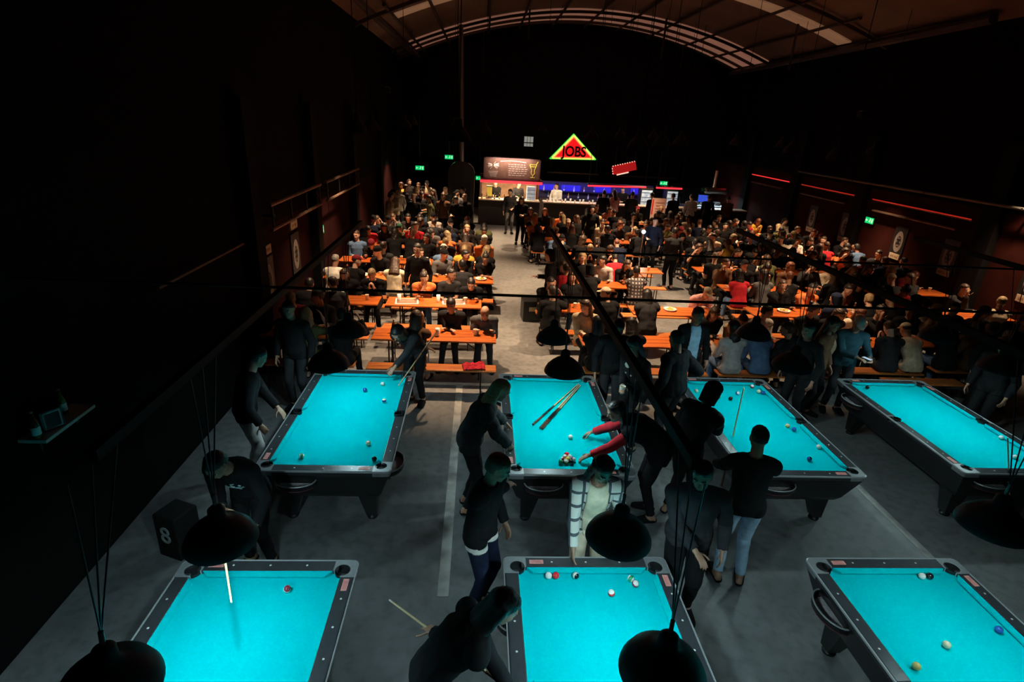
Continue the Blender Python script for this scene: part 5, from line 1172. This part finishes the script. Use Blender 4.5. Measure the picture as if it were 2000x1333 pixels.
# steel kitchen at far right with blue screen
e = empty('steel_kitchen', (10.6, 26.2, 0), 0, 'cold lit steel kitchen corner at the far right', 'kitchen')
bm = bmesh.new(); box(bm, (0, .2, .5), (2.2, .6, 1.0)); obj('steel_cabinet', bm, M_cast, e); bm = bmesh.new(); box(bm, (.35, .15, 1.72), (1.1, .6, .3), bev=.1); obj('extractor_hood', bm, M_chrome, e); bm = bmesh.new(); rod(bm, (.35, .15, 1.86), (.35, .15, 2.6), .12, n=12); obj('hood_duct', bm, M_chrome, e)
bm = bmesh.new(); [box(bm, (-.8 + .35 * k, .15, 1.09), (.26, .3, .18), bev=.02) for k in range(5)]; obj('steel_pans', bm, M_chrome, e); area(e, (.3, 0, 1.55), 1.2, .3, 70, (.75, .9, 1))
a = atY(1375, 388, 25.2); e = empty('blue_screen', (a.x, 25.2, a.z), R(-15), 'blue glowing screen left of the steel kitchen', 'screen')
bm = bmesh.new(); box(bm, (0, 0, 0), (.56, .04, .36)); obj('casing', bm, M_black, e); bm = bmesh.new(); box(bm, (0, -.025, 0), (.5, .01, .3)); obj('display', bm, mat('screen_blue', (.05, .1, .6), .4, var=.3, scale=10, emit=(.04, .1, .8), es=.7), e); bm = bmesh.new(); rod(bm, (0, .03, -.1), (0, .1, -a.z + .02), .03, n=8); obj('stand', bm, M_black, e)
for (px, l) in ((1262, 'left'), (1312, 'right')):
    a = atY(px, 385, 25.1); e = empty('glass_fridge', (a.x, 25.3, 0), 0, 'cold lit glass fridge at the %s of the bar corner' % l, 'fridge')
    bm = bmesh.new(); box(bm, (0, 0, .9), (.55, .5, 1.8), bev=.02); obj('body', bm, M_black, e); bm = bmesh.new(); box(bm, (0, -.26, 1.3), (.47, .02, .8)); obj('lit_door', bm, mat('fridge_cold_lit', (.5, .6, .7), .3, var=.6, scale=7, emit=(.22, .35, .5), es=.6), e); bm = bmesh.new(); [box(bm, (0, -.275, 1.0 + .2 * k), (.47, .01, .02)) for k in range(4)]; obj('shelves', bm, M_blackm, e)
# roll-up banner, stand light, crates
a, b = atY(1290, 396, 21.2), atY(1313, 441, 21.2); e = empty('rollup_banner', ((a.x + b.x) / 2 + .15, 22.75, 0), R(-8), 'pale roll-up banner with red blocks near the bar', 'banner')
h = 1.62; bm = bmesh.new(); box(bm, (0, 0, .95), (.58, .015, 1.4)); obj('banner_sheet', bm, mat('banner_cream', (.75, .5, .42), .6, var=.05), e)
bm = bmesh.new(); box(bm, (0, -.012, .55), (.42, .006, .35)); box(bm, (-.24, -.012, 1.3), (.06, .006, .6)); obj('red_print', bm, mat('banner_red', (.65, .04, .04), .6), e)
bm = bmesh.new(); [box(bm, (.04, -.012, 1.0 + .12 * k), (.36 - .06 * (k % 2), .006, .04)) for k in range(5)]; obj('grey_print', bm, mat('banner_grey', (.5, .25, .25), .6), e)
bm = bmesh.new(); box(bm, (0, 0, .12), (.64, .16, .24), bev=.02); obj('foot_case', bm, M_blackm, e)
p = at(1257, 453, 1.35); e = empty('stand_light', (p.x, p.y, 0), 0, 'bright white lamp on a dark stand among the tables', 'lamp')
bm = bmesh.new(); rod(bm, (0, 0, .03), (0, 0, 1.28), .02, n=8); obj('pole', bm, M_chrome, e); bm = bmesh.new(); lathe(bm, [(.0001, .03), (.16, .02), (.17, 0)], n=20); obj('base', bm, M_black, e)
bm = bmesh.new(); sphere(bm, (0, -.02, 1.35), .055); obj('lit_head', bm, mat('white_lamp_lit', (1, 1, 1), .3, var=0, emit=(.85, .95, 1), es=8), e); bm = bmesh.new(); rod(bm, (0, .02, 1.35), (0, .1, 1.35), .07, .05, 12); obj('head_shell', bm, M_black, e)
ld = bpy.data.lights.new('lamp_light', 'POINT'); ld.energy = 9; ld.color = (.8, .92, 1); ld.shadow_soft_size = .06; lo = bpy.data.objects.new('lamp_light', ld); COL.objects.link(lo); lo.parent = e; lo.location = (0, -.12, 1.35)
e = empty('black_crate', (1.32, 12.25, 0), R(5), 'black crate with a pale sticker beside the aisle', 'crate')
bm = bmesh.new(); box(bm, (0, 0, .24), (.5, .42, .48), bev=.015); obj('crate_body', bm, M_black, e); bm = bmesh.new(); box(bm, (-.02, -.212, .3), (.2, .006, .1), bev=.002); obj('sticker', bm, mat('pale_sticker', (.5, .4, .25), .6), e)
e = empty('number_box', (-2.93, 4.72, 0), R(-22), 'low black box marked with a white number 8 by left wall', 'box')
bm = bmesh.new(); box(bm, (0, 0, .25), (.28, .28, .5), bev=.02); obj('box_body', bm, M_bar, e); text_mesh('number', '8', .27, .004, mat('chalk_number', (.25, .28, .27), .7), e, (0, -.145, .28), (R(90), 0, 0))
# shelf with bottles and box on the near left wall
e = empty('wall_shelf', (XL, 4.4, 1.66), 0, 'narrow pale shelf on the near left wall holding a box and bottles', 'shelf')
bm = bmesh.new(); box(bm, (.11, 0, 0), (.22, .62, .03), bev=.004); obj('board', bm, mat('pale_shelf', (.5, .6, .6), .4), e); bm = bmesh.new(); [box(bm, (.05, y, -.07), (.1, .03, .12)) for y in (-.22, .22)]; obj('brackets', bm, M_black, e)
e = empty('dispenser_box', (XL + .12, 4.3, 1.676), R(60), 'dark box with a pale framed front on the left wall shelf', 'box')
bm = bmesh.new(); box(bm, (0, 0, .09), (.16, .12, .18), bev=.006); obj('box_body', bm, M_black, e); bm = bmesh.new(); [box(bm, (s * .06, -.062, .09), (.012, .004, .15)) for s in (-1, 1)]; [box(bm, (0, -.062, .09 + s * .07), (.13, .004, .012)) for s in (-1, 1)]; obj('pale_frame', bm, mat('pale_frame', (.35, .4, .38), .5), e)
bottle(XL + .08, 4.52, 1.676, 'bottle with pale cap at the far end of the wall shelf', 'green', None); bottle(XL + .14, 4.12, 1.676, 'bottle with pale cap at the near end of the wall shelf', 'brown', None)
